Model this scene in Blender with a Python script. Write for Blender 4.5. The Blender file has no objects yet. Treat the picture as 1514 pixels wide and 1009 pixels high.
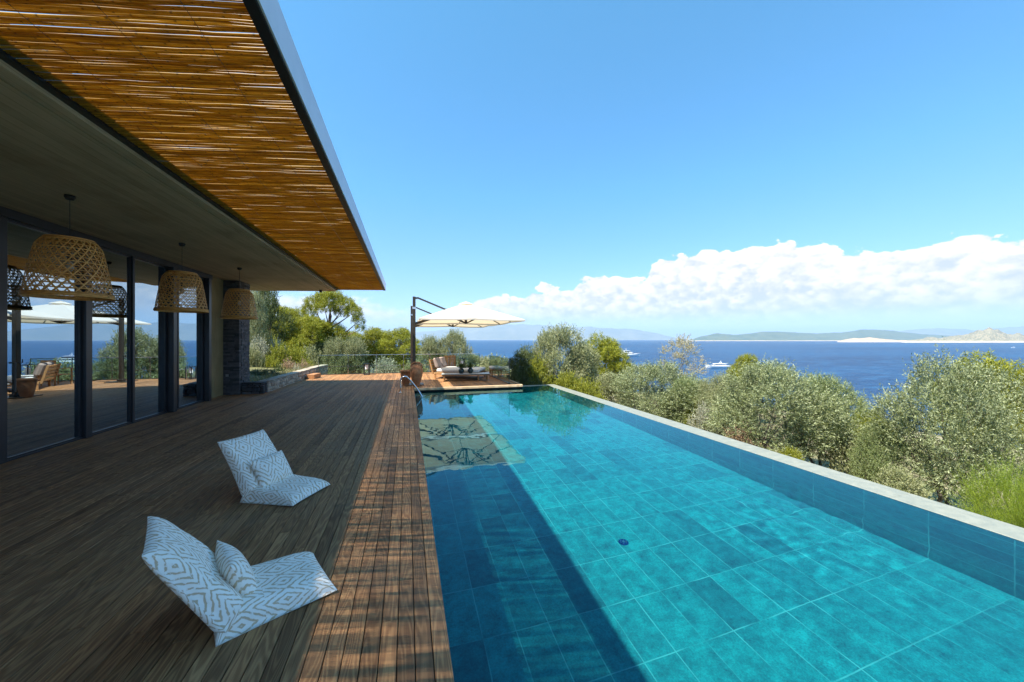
import bpy, math, random
import numpy as np
from mathutils import Vector, Matrix, noise as mnoise

# ------------------------------------------------------------------ camera, world, sun, exposure
S = bpy.context.scene
COL = S.collection
R = math.radians
H = 1.76                                   # eye height above the deck
FPX = 545.0                                # focal length in photo pixels (photo 1514 wide)
YAW = math.atan(155 / FPX)                 # camera turned right of the pool axis (+Y)
CY, SY = math.cos(YAW), math.sin(YAW)

cam = bpy.data.objects.new('camera', bpy.data.cameras.new('camera'))
COL.objects.link(cam)
cam.location = (0, 0, H)
cam.rotation_euler = (R(90), 0, -YAW)
cam.data.sensor_width = 36.0
cam.data.lens = 36.0 * FPX / 1514.0
cam.data.shift_y = -2.5 / 1514.0
cam.data.clip_start = 0.05
cam.data.clip_end = 60000
S.camera = cam

S.view_settings.view_transform = 'Standard'
S.view_settings.look = 'None'
S.view_settings.exposure = 1.36
S.view_settings.gamma = 1.0
S.cycles.use_denoising = True
S.cycles.caustics_refractive = True
S.cycles.caustics_reflective = False
S.cycles.sample_clamp_indirect = 6.0
S.cycles.max_bounces = 10
S.cycles.transparent_max_bounces = 16
S.cycles.transmission_bounces = 8

SUN_DIR = Vector((0.525, 0.28, -1.0)).normalized()      # the way the light travels
SUN_EL = math.asin(-SUN_DIR.z)
sun = bpy.data.objects.new('sun', bpy.data.lights.new('sun', 'SUN'))
COL.objects.link(sun)
sun.data.energy = 5.0
sun.data.angle = R(0.53)
sun.data.color = (1.0, 0.925, 0.80)
sun.rotation_euler = SUN_DIR.to_track_quat('-Z', 'Y').to_euler()
sun.location = (-30, -20, 60)
sun.data.cycles.is_caustics_light = True

# ------------------------------------------------------------------ node helper
class NT:
    def __init__(s, tree):
        s.t = tree; s.n = tree.nodes; s.l = tree.links
    def new(s, typ, ins=None, **props):
        nd = s.n.new(typ)
        for k, v in props.items(): setattr(nd, k, v)
        for k, v in (ins or {}).items():
            sock = nd.inputs[k]
            if isinstance(v, bpy.types.NodeSocket): s.l.new(v, sock)
            else:
                if isinstance(v, (tuple, list)) and len(v) == 3 and sock.type == 'RGBA': v = (*v, 1)
                sock.default_value = v
        return nd
    def math(s, op, a, b=None, c=None, clamp=False):
        d = {0: a}
        if b is not None: d[1] = b
        if c is not None: d[2] = c
        return s.new('ShaderNodeMath', d, operation=op, use_clamp=clamp).outputs[0]
    def vmath(s, op, a, b=None):
        d = {0: a}
        if b is not None: d[1] = b
        n = s.new('ShaderNodeVectorMath', d, operation=op)
        return n.outputs[1] if op in ('LENGTH', 'DOT_PRODUCT') else n.outputs[0]
    def mix(s, f, a, b, blend='MIX'):
        n = s.n.new('ShaderNodeMix'); n.data_type = 'RGBA'; n.blend_type = blend
        for i, v in ((0, f), (6, a), (7, b)):
            if isinstance(v, bpy.types.NodeSocket): s.l.new(v, n.inputs[i])
            else: n.inputs[i].default_value = (*v, 1) if isinstance(v, tuple) and len(v) == 3 else v
        return n.outputs[2]
    def noise(s, vec, scale, detail=4, rough=0.55, dist=0.0):
        d = {'Scale': scale, 'Detail': detail, 'Roughness': rough, 'Distortion': dist}
        if vec is not None: d['Vector'] = vec
        return s.new('ShaderNodeTexNoise', d).outputs[0]
    def ramp(s, f, pts, interp='LINEAR'):
        n = s.new('ShaderNodeValToRGB', {0: f})
        n.color_ramp.interpolation = interp
        e = n.color_ramp.elements
        while len(e) < len(pts): e.new(0.5)
        for el, (p, c) in zip(e, pts):
            el.position = p
            el.color = (*c, 1) if isinstance(c, tuple) else (c, c, c, 1)
        return n.outputs[0]
    def mapr(s, v, a, b, c=0.0, d=1.0, smooth=False):
        n = s.new('ShaderNodeMapRange', {0: v, 1: a, 2: b, 3: c, 4: d})
        n.interpolation_type = 'SMOOTHSTEP' if smooth else 'LINEAR'
        return n.outputs[0]
    def sep(s, v): return s.new('ShaderNodeSeparateXYZ', {0: v}).outputs
    def comb(s, x=0.0, y=0.0, z=0.0): return s.new('ShaderNodeCombineXYZ', {0: x, 1: y, 2: z}).outputs[0]
    def coord(s, which='Object'): return s.new('ShaderNodeTexCoord').outputs[which]
    def attr(s, name): return s.new('ShaderNodeAttribute', attribute_name=name).outputs['Fac']
    def bump(s, h, strength=0.3, dist=0.01):
        return s.new('ShaderNodeBump', {'Height': h, 'Strength': strength, 'Distance': dist}).outputs[0]

def material(name):
    m = bpy.data.materials.new(name); m.use_nodes = True
    m.node_tree.nodes.clear()
    t = NT(m.node_tree)
    t.out = t.new('ShaderNodeOutputMaterial')
    return m, t
def surf(t, sh): t.l.new(sh, t.out.inputs['Surface'])
def principled(t, col, rough=0.6, normal=None, **kw):
    d = {'Base Color': col, 'Roughness': rough}
    if normal is not None: d['Normal'] = normal
    for k, v in kw.items(): d[k.replace('_', ' ')] = v
    p = t.new('ShaderNodeBsdfPrincipled', d).outputs[0]
    surf(t, p); return p

# ------------------------------------------------------------------ world: Nishita sky + cumulus bank over the sea
W = bpy.data.worlds.new('World'); S.world = W; W.use_nodes = True
W.node_tree.nodes.clear()
w = NT(W.node_tree)
wout = w.new('ShaderNodeOutputWorld')
sky = w.new('ShaderNodeTexSky', sky_type='NISHITA', sun_disc=False, sun_elevation=SUN_EL,
            sun_rotation=R(242), altitude=0.0, air_density=1.0, dust_density=0.3, ozone_density=1.2)
d = w.new('ShaderNodeVectorMath', {0: w.coord('Generated')}, operation='NORMALIZE').outputs[0]
dx, dy, dz = w.sep(d)
az = w.math('MULTIPLY', w.math('ARCTAN2', dx, dy), 180 / math.pi)
el = w.math('MULTIPLY', w.math('ARCSINE', dz), 180 / math.pi)
prof = [(-60, 5.0), (-30, 5.6), (-9, 5.6), (0, 3.6), (5, 3.0), (9.9, 5.4), (13.5, 6.9), (17, 6.2), (20, 8.2), (22, 7.9), (24, 7.3), (26, 8.9),
        (29, 9.5), (35, 9.2), (37, 10.5), (40, 11.4), (46.5, 11.9), (52, 11.6), (57, 10.9), (58.5, 9.9), (62, 9.4), (63.5, 9.95), (66, 10.05),
        (70, 9.5), (78, 8.6), (90, 7.0)]
fc = w.n.new('ShaderNodeFloatCurve')
cv = fc.mapping.curves[0]
pts = [((a + 60) / 150, e / 15) for a, e in prof]
cv.points[0].location = pts[0]; cv.points[1].location = pts[-1]
for p in pts[1:-1]: cv.points.new(*p)
for p in cv.points: p.handle_type = 'AUTO_CLAMPED'
fc.mapping.update()
w.l.new(w.math('DIVIDE', w.math('ADD', az, 60.0), 150.0, clamp=True), fc.inputs[1])
top = w.math('MULTIPLY', fc.outputs[0], 15.0)
ce = w.comb(az, w.math('MULTIPLY', el, 1.5), 0.0)            # degrees, clouds a little flattened
n1 = w.noise(ce, 0.22, 9, 0.62)
n2 = w.noise(w.vmath('ADD', ce, (31.0, 7.0, 3.0)), 0.55, 8, 0.6)
vor = w.new('ShaderNodeTexVoronoi', {'Vector': w.vmath('ADD', ce, w.comb(w.math('MULTIPLY', n2, 3.0), w.math('MULTIPLY', n1, 3.0), 0.0)), 'Scale': 0.75}, feature='SMOOTH_F1').outputs[0]
edge = w.math('ADD', w.math('SUBTRACT', top, el), w.math('MULTIPLY', w.math('SUBTRACT', n1, 0.5), 4.8))
edge = w.math('ADD', edge, w.math('MULTIPLY', w.math('SUBTRACT', 0.45, vor), 1.6))
puff = w.mapr(edge, 0.0, 0.32, smooth=True)
base_fade = w.mapr(el, 1.2, 4.2, 0.12, 1.0, smooth=True)
side = w.mapr(az, 6.0, 11.0, 0.0, 1.0, smooth=True)
soft = w.math('MULTIPLY', w.mapr(edge, -1.0, 1.2, smooth=True), 0.95)  # thin veil left of the bank
mask = w.math('MULTIPLY', w.math('ADD', w.math('MULTIPLY', puff, side), w.math('MULTIPLY', soft, w.math('SUBTRACT', 1.0, side))), base_fade)
billow = w.math('ADD', w.math('MULTIPLY', n2, 0.9), w.math('MULTIPLY', vor, -0.35))
depth = w.mapr(edge, 0.0, 4.5)
shade = w.math('ADD', billow, w.math('MULTIPLY', depth, -0.12))
ccol = w.ramp(shade, [(0.06, (0.62, 0.66, 0.71)), (0.18, (0.80, 0.785, 0.76)), (0.28, (0.97, 0.925, 0.86)), (0.40, (1.08, 1.03, 0.95))])
ccol = w.mix(w.mapr(el, 1.0, 5.5, 0.75, 0.0), ccol, (0.56, 0.70, 0.84))
SKYGAIN = 0.125
skyc = w.mix(1.0, sky.outputs[0], w.ramp(w.math('DIVIDE', el, 60.0), [(0.0, (0.46, 0.52, 0.64)), (0.12, (0.43, 0.57, 0.74)), (0.35, (0.39, 0.76, 0.92)), (1.0, (0.46, 0.98, 0.98))]), 'MULTIPLY')
CLOUD = 0.50 / SKYGAIN
cl = w.new('ShaderNodeVectorMath', {0: ccol, 3: CLOUD}, operation='SCALE').outputs[0]
final = w.mix(mask, skyc, cl)
bg = w.new('ShaderNodeBackground', {0: final, 1: SKYGAIN})
w.l.new(bg.outputs[0], wout.inputs[0])

# ------------------------------------------------------------------ mesh helpers
class MB:
    """collects geometry for ONE mesh"""
    def __init__(s): s.v = []; s.f = []; s.a = []; s.uv = {}
    def add(s, vs, fs, a=None):
        o = len(s.v); s.v += [tuple(p) for p in vs]
        s.f += [tuple(i + o for i in f) for f in fs]
        s.a += [random.random() if a is None else a] * len(fs)
    def box(s, x0, x1, y0, y1, z0, z1, bev=0.0, a=None, M=None):
        if bev <= 0:
            vs = [(x, y, z) for z in (z0, z1) for y in (y0, y1) for x in (x0, x1)]
            fs = [(0, 2, 3, 1), (4, 5, 7, 6), (0, 1, 5, 4), (2, 6, 7, 3), (0, 4, 6, 2), (1, 3, 7, 5)]
        else:
            b = min(bev, (x1 - x0) / 2.01, (y1 - y0) / 2.01, (z1 - z0) / 2.01)
            vs = []; idx = {}
            for ix, (xx, sx) in enumerate(((x0, 1), (x1, -1))):
                for iy, (yy, sy) in enumerate(((y0, 1), (y1, -1))):
                    for iz, (zz, sz) in enumerate(((z0, 1), (z1, -1))):
                        for k in range(3):
                            idx[ix, iy, iz, k] = len(vs)
                            vs.append((xx + (0 if k == 0 else sx * b), yy + (0 if k == 1 else sy * b), zz + (0 if k == 2 else sz * b)))
            I = lambda x, y, z, k: idx[x, y, z, k]
            fs = []
            for q in (0, 1):
                fs.append([I(q, 0, 0, 0), I(q, 0, 1, 0), I(q, 1, 1, 0), I(q, 1, 0, 0)][::(1 if q == 0 else -1)])
                fs.append([I(0, q, 0, 1), I(1, q, 0, 1), I(1, q, 1, 1), I(0, q, 1, 1)][::(1 if q == 0 else -1)])
                fs.append([I(0, 0, q, 2), I(0, 1, q, 2), I(1, 1, q, 2), I(1, 0, q, 2)][::(1 if q == 0 else -1)])
            for p in (0, 1):
                for q in (0, 1):
                    f = 1 if p == q else -1
                    fs.append([I(p, q, 0, 0), I(p, q, 0, 1), I(p, q, 1, 1), I(p, q, 1, 0)][::f])
                    fs.append([I(p, 0, q, 0), I(p, 1, q, 0), I(p, 1, q, 2), I(p, 0, q, 2)][::f])
                    fs.append([I(0, p, q, 1), I(0, p, q, 2), I(1, p, q, 2), I(1, p, q, 1)][::f])
                    for r_ in (0, 1):
                        g = 1 if (p + q + r_) % 2 == 0 else -1
                        fs.append([I(p, q, r_, 0), I(p, q, r_, 2), I(p, q, r_, 1)][::g])
        if M is not None: vs = [M @ Vector(p) for p in vs]
        s.add(vs, fs, a)
    def tube(s, path, rad, n=8, a=None, cap=True, flat=1.0):
        P = [Vector(p) for p in path]
        rs = rad if isinstance(rad, (list, tuple)) else [rad] * len(P)
        vs = []; fs = []
        up = None
        for i, p in enumerate(P):
            t = (P[min(i + 1, len(P) - 1)] - P[max(i - 1, 0)]).normalized()
            if up is None: up = Vector((0, 0, 1)) if abs(t.z) < 0.9 else Vector((1, 0, 0))
            x = t.cross(up)
            if x.length < 1e-5: x = t.cross(Vector((0, 1, 0)))
            x.normalize(); y = x.cross(t).normalized(); up = y
            for k in range(n):
                an = 2 * math.pi * k / n
                vs.append(p + x * (math.cos(an) * rs[i]) + y * (math.sin(an) * rs[i] * flat))
        for i in range(len(P) - 1):
            for k in range(n):
                fs.append((i * n + k, i * n + (k + 1) % n, (i + 1) * n + (k + 1) % n, (i + 1) * n + k))
        if cap:
            fs.append(tuple(range(n))[::-1]); fs.append(tuple((len(P) - 1) * n + k for k in range(n)))
        s.add(vs, fs, a)
    def bar(s, p, q, wx, wz, a=None):
        """square bar from p to q"""
        p, q = Vector(p), Vector(q); t = (q - p).normalized()
        up = Vector((0, 0, 1)) if abs(t.z) < 0.95 else Vector((0, 1, 0))
        x = t.cross(up).normalized() * (wx / 2); y = x.cross(t).normalized() * (wz / 2)
        vs = [e + sx * x + sy * y for e in (p, q) for sx, sy in ((-1, -1), (1, -1), (1, 1), (-1, 1))]
        s.add(vs, [(3, 2, 1, 0), (4, 5, 6, 7), (0, 1, 5, 4), (1, 2, 6, 5), (2, 3, 7, 6), (3, 0, 4, 7)], a)
    def lathe(s, prof, n=24, c=(0, 0, 0), a=None):
        vs = [(c[0] + r * math.cos(2 * math.pi * k / n), c[1] + r * math.sin(2 * math.pi * k / n), c[2] + z) for r, z in prof for k in range(n)]
        fs = [(i * n + k, i * n + (k + 1) % n, (i + 1) * n + (k + 1) % n, (i + 1) * n + k) for i in range(len(prof) - 1) for k in range(n)]
        s.add(vs, fs, a)
    def build(s, name, mat, parent=None, origin=(0, 0, 0), smooth=False):
        o = Vector(origin)
        me = bpy.data.meshes.new(name)
        me.from_pydata([tuple(Vector(p) - o) for p in s.v], [], s.f)
        at = me.attributes.new('rnd', 'FLOAT', 'FACE')
        at.data.foreach_set('value', s.a)
        if smooth: me.shade_smooth()
        me.update()
        return link(name, me, mat, parent, o if parent is None else (0, 0, 0))
def link(name, me, mat, parent=None, loc=(0, 0, 0)):
    ob = bpy.data.objects.new(name, me); COL.objects.link(ob)
    if mat is not None and not me.materials: me.materials.append(mat)
    ob.parent = parent; ob.location = loc
    return ob
def tag(o, label=None, cat=None, group=None, kind=None):
    if label: o['label'] = label
    if cat: o['category'] = cat
    if group: o['group'] = group
    if kind: o['kind'] = kind
    return o
def thing(name, label, cat, loc=(0, 0, 0), rz=0.0, group=None):
    o = bpy.data.objects.new(name, None); COL.objects.link(o)
    o.location = loc; o.rotation_euler = (0, 0, rz); o.empty_display_size = 0.2
    return tag(o, label, cat, group)
def copy_tree(o, parent=None):
    c = o.copy(); COL.objects.link(c); c.parent = parent
    for ch in list(o.children): copy_tree(ch, c)
    return c
def P(u, Z):
    """ground position seen in column u of the photo, Z metres in front of the camera"""
    l = (u - 757) / FPX * Z
    return (l * CY + Z * SY, -l * SY + Z * CY)
def sstep(a, b, x):
    t = min(1, max(0, (x - a) / (b - a))); return t * t * (3 - 2 * t)

# ------------------------------------------------------------------ materials
def wood_mat(name, dark, light, gloss=0.55, axis='Y'):
    m, t = material(name)
    co = t.coord('Object'); x, y, z = t.sep(co)
    if axis == 'X': x, y = y, x
    r = t.attr('rnd')
    off = t.math('MULTIPLY', r, 83.0)
    v = t.comb(t.math('ADD', t.math('MULTIPLY', x, 9.0), off), t.math('ADD', t.math('MULTIPLY', y, 0.9), off), off)
    big = t.noise(v, 1.0, 2, 0.4)
    rings = t.math('MULTIPLY_ADD', t.math('SINE', t.math('MULTIPLY', big, 95.0)), 0.5, 0.5)
    rings = t.math('POWER', rings, 1.6)
    fine = t.noise(t.comb(t.math('MULTIPLY', x, 260.0), t.math('MULTIPLY', y, 7.0), off), 1.0, 3, 0.6)
    mid = t.noise(t.comb(t.math('MULTIPLY', x, 30.0), t.math('MULTIPLY', y, 1.3), off), 1.0, 3, 0.6)
    g = t.math('ADD', t.math('MULTIPLY', rings, 0.30), t.math('MULTIPLY', fine, 0.55))
    g = t.math('ADD', g, t.math('MULTIPLY', mid, 0.25))
    c = t.mix(t.mapr(g, 0.2, 0.85), dark, light)
    hue = t.ramp(r, [(0.0, (0.60, 0.55, 0.52)), (0.3, (0.92, 0.90, 0.88)), (0.55, (1.15, 1.04, 0.94)), (0.8, (0.80, 0.76, 0.72)), (1.0, (1.30, 1.25, 1.18))])
    c = t.mix(1.0, c, hue, 'MULTIPLY')
    wear = t.noise(co, 0.6, 4, 0.6)
    c = t.mix(t.mapr(wear, 0.48, 0.75, 0.0, 0.3), c, (0.34, 0.25, 0.17))
    principled(t, c, t.mapr(fine, 0.3, 0.8, gloss, gloss + 0.2), t.bump(g, 0.5, 0.003), Specular_IOR_Level=0.16)
    return m
M = {}
M['deck'] = wood_mat('deck_wood', (0.132, 0.061, 0.031), (0.46, 0.262, 0.122))
M['pale_wood'] = wood_mat('pale_edge_board', (0.40, 0.29, 0.18), (0.66, 0.52, 0.36), axis='X')
M['teak'] = wood_mat('teak_wood', (0.26, 0.14, 0.06), (0.50, 0.30, 0.14))

def plain(name, col, rough=0.5, metal=0.0, nscale=0.0, namt=0.15, bumps=0.0, spec=0.5):
    m, t = material(name)
    c = col; nrm = None
    if nscale:
        n = t.noise(t.coord('Object'), nscale, 5, 0.6)
        lo = tuple(k * (1 - namt) for k in col); hi = tuple(min(1, k * (1 + namt)) for k in col)
        c = t.mix(t.mapr(n, 0.3, 0.7), lo, hi)
        if bumps: nrm = t.bump(n, bumps, 0.01)
    p = t.new('ShaderNodeBsdfPrincipled', {'Base Color': c, 'Roughness': rough, 'Metallic': metal, 'Specular IOR Level': spec})
    if nrm is not None: t.l.new(nrm, p.inputs['Normal'])
    surf(t, p.outputs[0]); return m
M['fascia'] = plain('painted_fascia', (0.62, 0.64, 0.72), 0.45, 0, 3.0, 0.06)
M['black_metal'] = plain('black_metal', (0.012, 0.013, 0.015), 0.4, 0, 4.0, 0.2)
M['window_metal'] = plain('anthracite_metal', (0.018, 0.020, 0.024), 0.38, 0.0, 5.0, 0.2)
M['bronze_metal'] = plain('bronze_metal', (0.045, 0.035, 0.026), 0.42, 0.3, 6.0, 0.2)
M['steel'] = plain('brushed_steel', (0.62, 0.63, 0.65), 0.16, 1.0, 30.0, 0.06)
M['canvas'] = None
M['white_paint'] = plain('white_gelcoat', (0.80, 0.80, 0.79), 0.25, 0, 0.5, 0.04)
M['blue_glass'] = plain('dark_tinted_glass', (0.02, 0.03, 0.05), 0.08)
M['stool_fabric'] = plain('white_outdoor_fabric', (0.62, 0.62, 0.61), 0.85, 0, 60, 0.07, 0.2)
M['taupe_fabric'] = plain('taupe_fabric', (0.30, 0.235, 0.205), 0.9, 0, 50, 0.12, 0.2)
M['vase'] = plain('dark_glazed_ceramic', (0.012, 0.03, 0.034), 0.12, 0, 9, 0.3)
M['table_top'] = plain('grey_green_stone_top', (0.30, 0.33, 0.33), 0.35, 0, 25, 0.15)
M['interior'] = plain('interior_plaster', (0.16, 0.16, 0.16), 0.8, 0, 2, 0.1)
M['room_floor'] = plain('interior_stone_floor', (0.10, 0.10, 0.105), 0.35, 0, 4, 0.15)
M['curtain'] = plain('sheer_curtain', (0.50, 0.55, 0.58), 0.9, 0, 20, 0.08)
M['cord'] = plain('black_cord', (0.01, 0.01, 0.01), 0.6)
M['garden_earth'] = plain('planted_earth', (0.115, 0.115, 0.042), 0.95, 0, 7, 0.6, 0.8)
M['lawn'] = plain('lawn_green', (0.16, 0.24, 0.04), 0.9, 0, 6, 0.35)
M['step_stone'] = plain('pale_stepping_stone', (0.36, 0.32, 0.26), 0.85, 0, 9, 0.15, 0.3)
M['crate'] = plain('terracotta_wood', (0.36, 0.17, 0.07), 0.7, 0, 14, 0.25)
M['bark'] = plain('rough_bark', (0.12, 0.095, 0.07), 0.95, 0, 14, 0.45, 1.0)
M['pine_bark'] = plain('reddish_pine_bark', (0.14, 0.085, 0.055), 0.95, 0, 14, 0.45, 1.0)

def concrete_mat():
    m, t = material('board_marked_concrete')
    co = t.coord('Object'); x, y, z = t.sep(co)
    brd = t.math('FLOOR', t.math('MULTIPLY', t.math('ADD', x, z), 1 / 0.11))
    rb = t.new('ShaderNodeTexWhiteNoise', {'W': brd}, noise_dimensions='1D').outputs[0]
    seam = t.math('ABSOLUTE', t.math('SUBTRACT', t.math('FRACT', t.math('MULTIPLY', t.math('ADD', x, z), 1 / 0.11)), 0.5))
    gr = t.noise(t.comb(t.math('MULTIPLY', t.math('ADD', x, z), 90.0), t.math('MULTIPLY', y, 2.2), rb), 1.0, 4, 0.6)
    bl = t.noise(co, 0.9, 6, 0.65)
    f = t.math('ADD', t.math('MULTIPLY', gr, 0.5), t.math('MULTIPLY', bl, 0.6))
    f = t.math('ADD', f, t.math('MULTIPLY', rb, 0.12))
    c = t.ramp(f, [(0.38, (0.28, 0.22, 0.145)), (0.6, (0.44, 0.36, 0.25)), (0.85, (0.58, 0.48, 0.35))])
    c = t.mix(t.mapr(seam, 0.44, 0.5, 0.0, 0.35), c, (0.07, 0.062, 0.05))
    principled(t, c, 0.85, t.bump(t.math('ADD', gr, t.math('MULTIPLY', rb, 0.5)), 0.5, 0.006))
    return m
M['concrete'] = concrete_mat()
def wallboard_mat():
    m, t = material('ochre_board_concrete')
    co = t.coord('Object'); x, y, z = t.sep(co)
    gr = t.noise(t.comb(t.math('MULTIPLY', y, 45.0), t.math('MULTIPLY', z, 1.5), 0.0), 1.0, 4, 0.6)
    bl = t.noise(co, 2.2, 5, 0.6)
    c = t.ramp(t.math('ADD', t.math('MULTIPLY', gr, 0.5), t.math('MULTIPLY', bl, 0.5)), [(0.3, (0.13, 0.10, 0.04)), (0.55, (0.22, 0.175, 0.08)), (0.8, (0.32, 0.27, 0.15))])
    principled(t, c, 0.85, t.bump(gr, 0.5, 0.006)); return m
M['wall_concrete'] = wallboard_mat()

def reed_mat():
    m, t = material('golden_reed')
    co = t.coord('Object'); x, y, z = t.sep(co)
    r = t.attr('rnd')
    st = t.noise(t.comb(t.math('MULTIPLY', x, 3.0), t.math('MULTIPLY', r, 90.0), 0.0), 1.5, 4, 0.65)
    node = t.math('FRACT', t.math('ADD', t.math('MULTIPLY', x, 2.6), t.math('MULTIPLY', r, 37.0)))
    c = t.ramp(r, [(0.0, (0.38, 0.20, 0.022)), (0.35, (0.47, 0.27, 0.030)), (0.7, (0.55, 0.335, 0.042)), (1.0, (0.64, 0.42, 0.075))])
    c = t.mix(t.mapr(st, 0.42, 0.75, 0.0, 0.7), c, (0.17, 0.075, 0.018))
    c = t.mix(t.mapr(node, 0.955, 0.975, 0.0, 0.6), c, (0.10, 0.05, 0.02))
    df = t.new('ShaderNodeBsdfPrincipled', {'Base Color': c, 'Roughness': 0.38})
    tl = t.new('ShaderNodeBsdfTranslucent', {'Color': c})
    surf(t, t.new('ShaderNodeMixShader', {0: 0.48, 1: df.outputs[0], 2: tl.outputs[0]}).outputs[0])
    return m
M['reed'] = reed_mat()

def ratt_mat():
    m, t = material('woven_cane')
    r = t.attr('rnd'); n = t.noise(t.coord('Object'), 30, 3)
    c = t.mix(r, (0.46, 0.21, 0.045), (0.76, 0.41, 0.11))
    c = t.mix(t.mapr(n, 0.4, 0.8, 0, 0.4), c, (0.20, 0.10, 0.03))
    principled(t, c, 0.5); return m
M['cane'] = ratt_mat()

def tile_mat(name, axes, dark=1.0):
    """stone pool tiles 0.3 x 0.6; axes picks which object coordinates run across and along a tile"""
    m, t = material(name)
    co = t.coord('Object'); xyz = t.sep(co)
    a = t.math('MULTIPLY', t.math('ADD', xyz[axes[0]], 90.0 - 0.233), 1 / 0.3118); b = t.math('MULTIPLY', t.math('ADD', xyz[axes[1]], 90.0 - 0.254), 1 / 0.6)
    ia, ib = t.math('FLOOR', a), t.math('FLOOR', b)
    rn = t.new('ShaderNodeTexWhiteNoise', {'Vector': t.comb(ia, ib, 0.0)}, noise_dimensions='3D').outputs[0]
    da = t.math('MULTIPLY', t.math('SUBTRACT', 0.5, t.math('ABSOLUTE', t.math('SUBTRACT', t.math('FRACT', a), 0.5))), 0.3118)
    db = t.math('MULTIPLY', t.math('SUBTRACT', 0.5, t.math('ABSOLUTE', t.math('SUBTRACT', t.math('FRACT', b), 0.5))), 0.6)
    gr = t.math('MINIMUM', da, db)
    mot = t.noise(t.vmath('ADD', co, t.comb(t.math('MULTIPLY', rn, 40.0), 0.0, 0.0)), 7.0, 7, 0.7)
    spk = t.noise(co, 55.0, 4, 0.7)
    f = t.math('ADD', t.math('MULTIPLY', mot, 0.6), t.math('MULTIPLY', spk, 0.4))
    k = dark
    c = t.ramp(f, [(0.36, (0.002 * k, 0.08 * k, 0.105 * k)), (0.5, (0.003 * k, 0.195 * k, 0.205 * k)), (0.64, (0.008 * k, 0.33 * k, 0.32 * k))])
    tone = t.ramp(rn, [(0.0, (0.5, 0.58, 0.66)), (0.13, (0.62, 0.70, 0.76)), (0.2, (0.9, 0.92, 0.95)), (0.8, (1.0, 1.0, 1.0)), (1.0, (1.1, 1.1, 1.1))])
    c = t.mix(1.0, c, tone, 'MULTIPLY')
    big = t.noise(co, 0.8, 3, 0.5)
    c = t.mix(t.mapr(big, 0.35, 0.7, 0.0, 0.22), c, (0.003, 0.13, 0.15))
    jn = t.noise(co, 2.5, 2, 0.5)
    c = t.mix(t.math('MULTIPLY', t.mapr(gr, 0.0035, 0.0065, 1.0, 0.0), t.mapr(jn, 0.36, 0.66, 0.12, 0.8)), c, (0.12, 0.42, 0.40))
    principled(t, c, 0.7, t.bump(f, 0.3, 0.006))
    return m
M['tile_floor'] = tile_mat('pool_floor_tiles', (0, 1))
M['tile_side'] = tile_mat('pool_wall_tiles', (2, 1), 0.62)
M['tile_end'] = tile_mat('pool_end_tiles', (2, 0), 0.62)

def coping_mat():
    m, t = material('wet_stone_coping')
    co = t.coord('Object')
    n = t.noise(co, 9, 6, 0.65); s = t.noise(co, 80, 3, 0.6)
    c = t.ramp(t.math('ADD', t.math('MULTIPLY', n, 0.6), t.math('MULTIPLY', s, 0.4)), [(0.3, (0.15, 0.165, 0.135)), (0.55, (0.225, 0.235, 0.195)), (0.75, (0.30, 0.30, 0.26))])
    principled(t, c, t.mapr(n, 0.3, 0.7, 0.35, 0.6), t.bump(s, 0.12, 0.003)); return m
M['coping'] = coping_mat()

def water_mat():
    m, t = material('clear_pool_water')
    g = t.new('ShaderNodeBsdfGlass', {'Color': (0.53, 0.92, 0.98, 1), 'Roughness': 0.0, 'IOR': 1.333})
    surf(t, g.outputs[0]); return m
M['water'] = water_mat()

def sea_mat():
    m, t = material('sea_water')
    co = t.coord('Object'); x, y, z = t.sep(co)
    dist = t.vmath('LENGTH', co)
    a = t.noise(t.comb(t.math('MULTIPLY', x, 0.5), t.math('MULTIPLY', y, 1.0), 0.0), 0.30, 8, 0.68)
    b = t.noise(co, 0.045, 5, 0.6)
    cpat = t.noise(t.comb(t.math('MULTIPLY', x, 0.4), y, 0.0), 0.006, 5, 0.6)
    fl = t.noise(t.comb(t.math('MULTIPLY', x, 0.35), y, 4.0), 0.16, 6, 0.72)
    c = t.mix(t.mapr(cpat, 0.35, 0.68), (0.001, 0.014, 0.055), (0.003, 0.046, 0.125))
    c = t.mix(t.mapr(fl, 0.47, 0.70, 0.0, 0.75), c, (0.02, 0.105, 0.22))
    foam = t.noise(t.comb(t.math('MULTIPLY', x, 0.45), y, 9.0), 0.09, 3, 0.5)
    c = t.mix(t.mapr(foam, 0.775, 0.80, 0.0, 0.55), c, (0.75, 0.8, 0.82))
    hh = t.math('ADD', t.math('MULTIPLY', a, 0.6), t.math('MULTIPLY', b, 1.6))
    p = t.new('ShaderNodeBsdfPrincipled', {'Base Color': c, 'Roughness': 0.35, 'IOR': 1.333, 'Specular IOR Level': 0.24, 'Normal': t.bump(hh, 1.0, 1.2)})
    surf(t, p.outputs[0]); return m
M['sea'] = sea_mat()

def terrain_mat():
    m, t = material('dry_hillside_soil')
    co = t.coord('Object')
    n = t.noise(co, 0.5, 6, 0.65); s = t.noise(co, 6, 5, 0.7)
    c = t.ramp(n, [(0.35, (0.30, 0.235, 0.16)), (0.5, (0.21, 0.19, 0.09)), (0.62, (0.10, 0.13, 0.045))])
    c = t.mix(t.mapr(s, 0.5, 0.75, 0, 0.6), c, (0.46, 0.39, 0.30))
    principled(t, c, 0.95, t.bump(s, 0.8, 0.05)); return m
M['terrain'] = terrain_mat()

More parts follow.
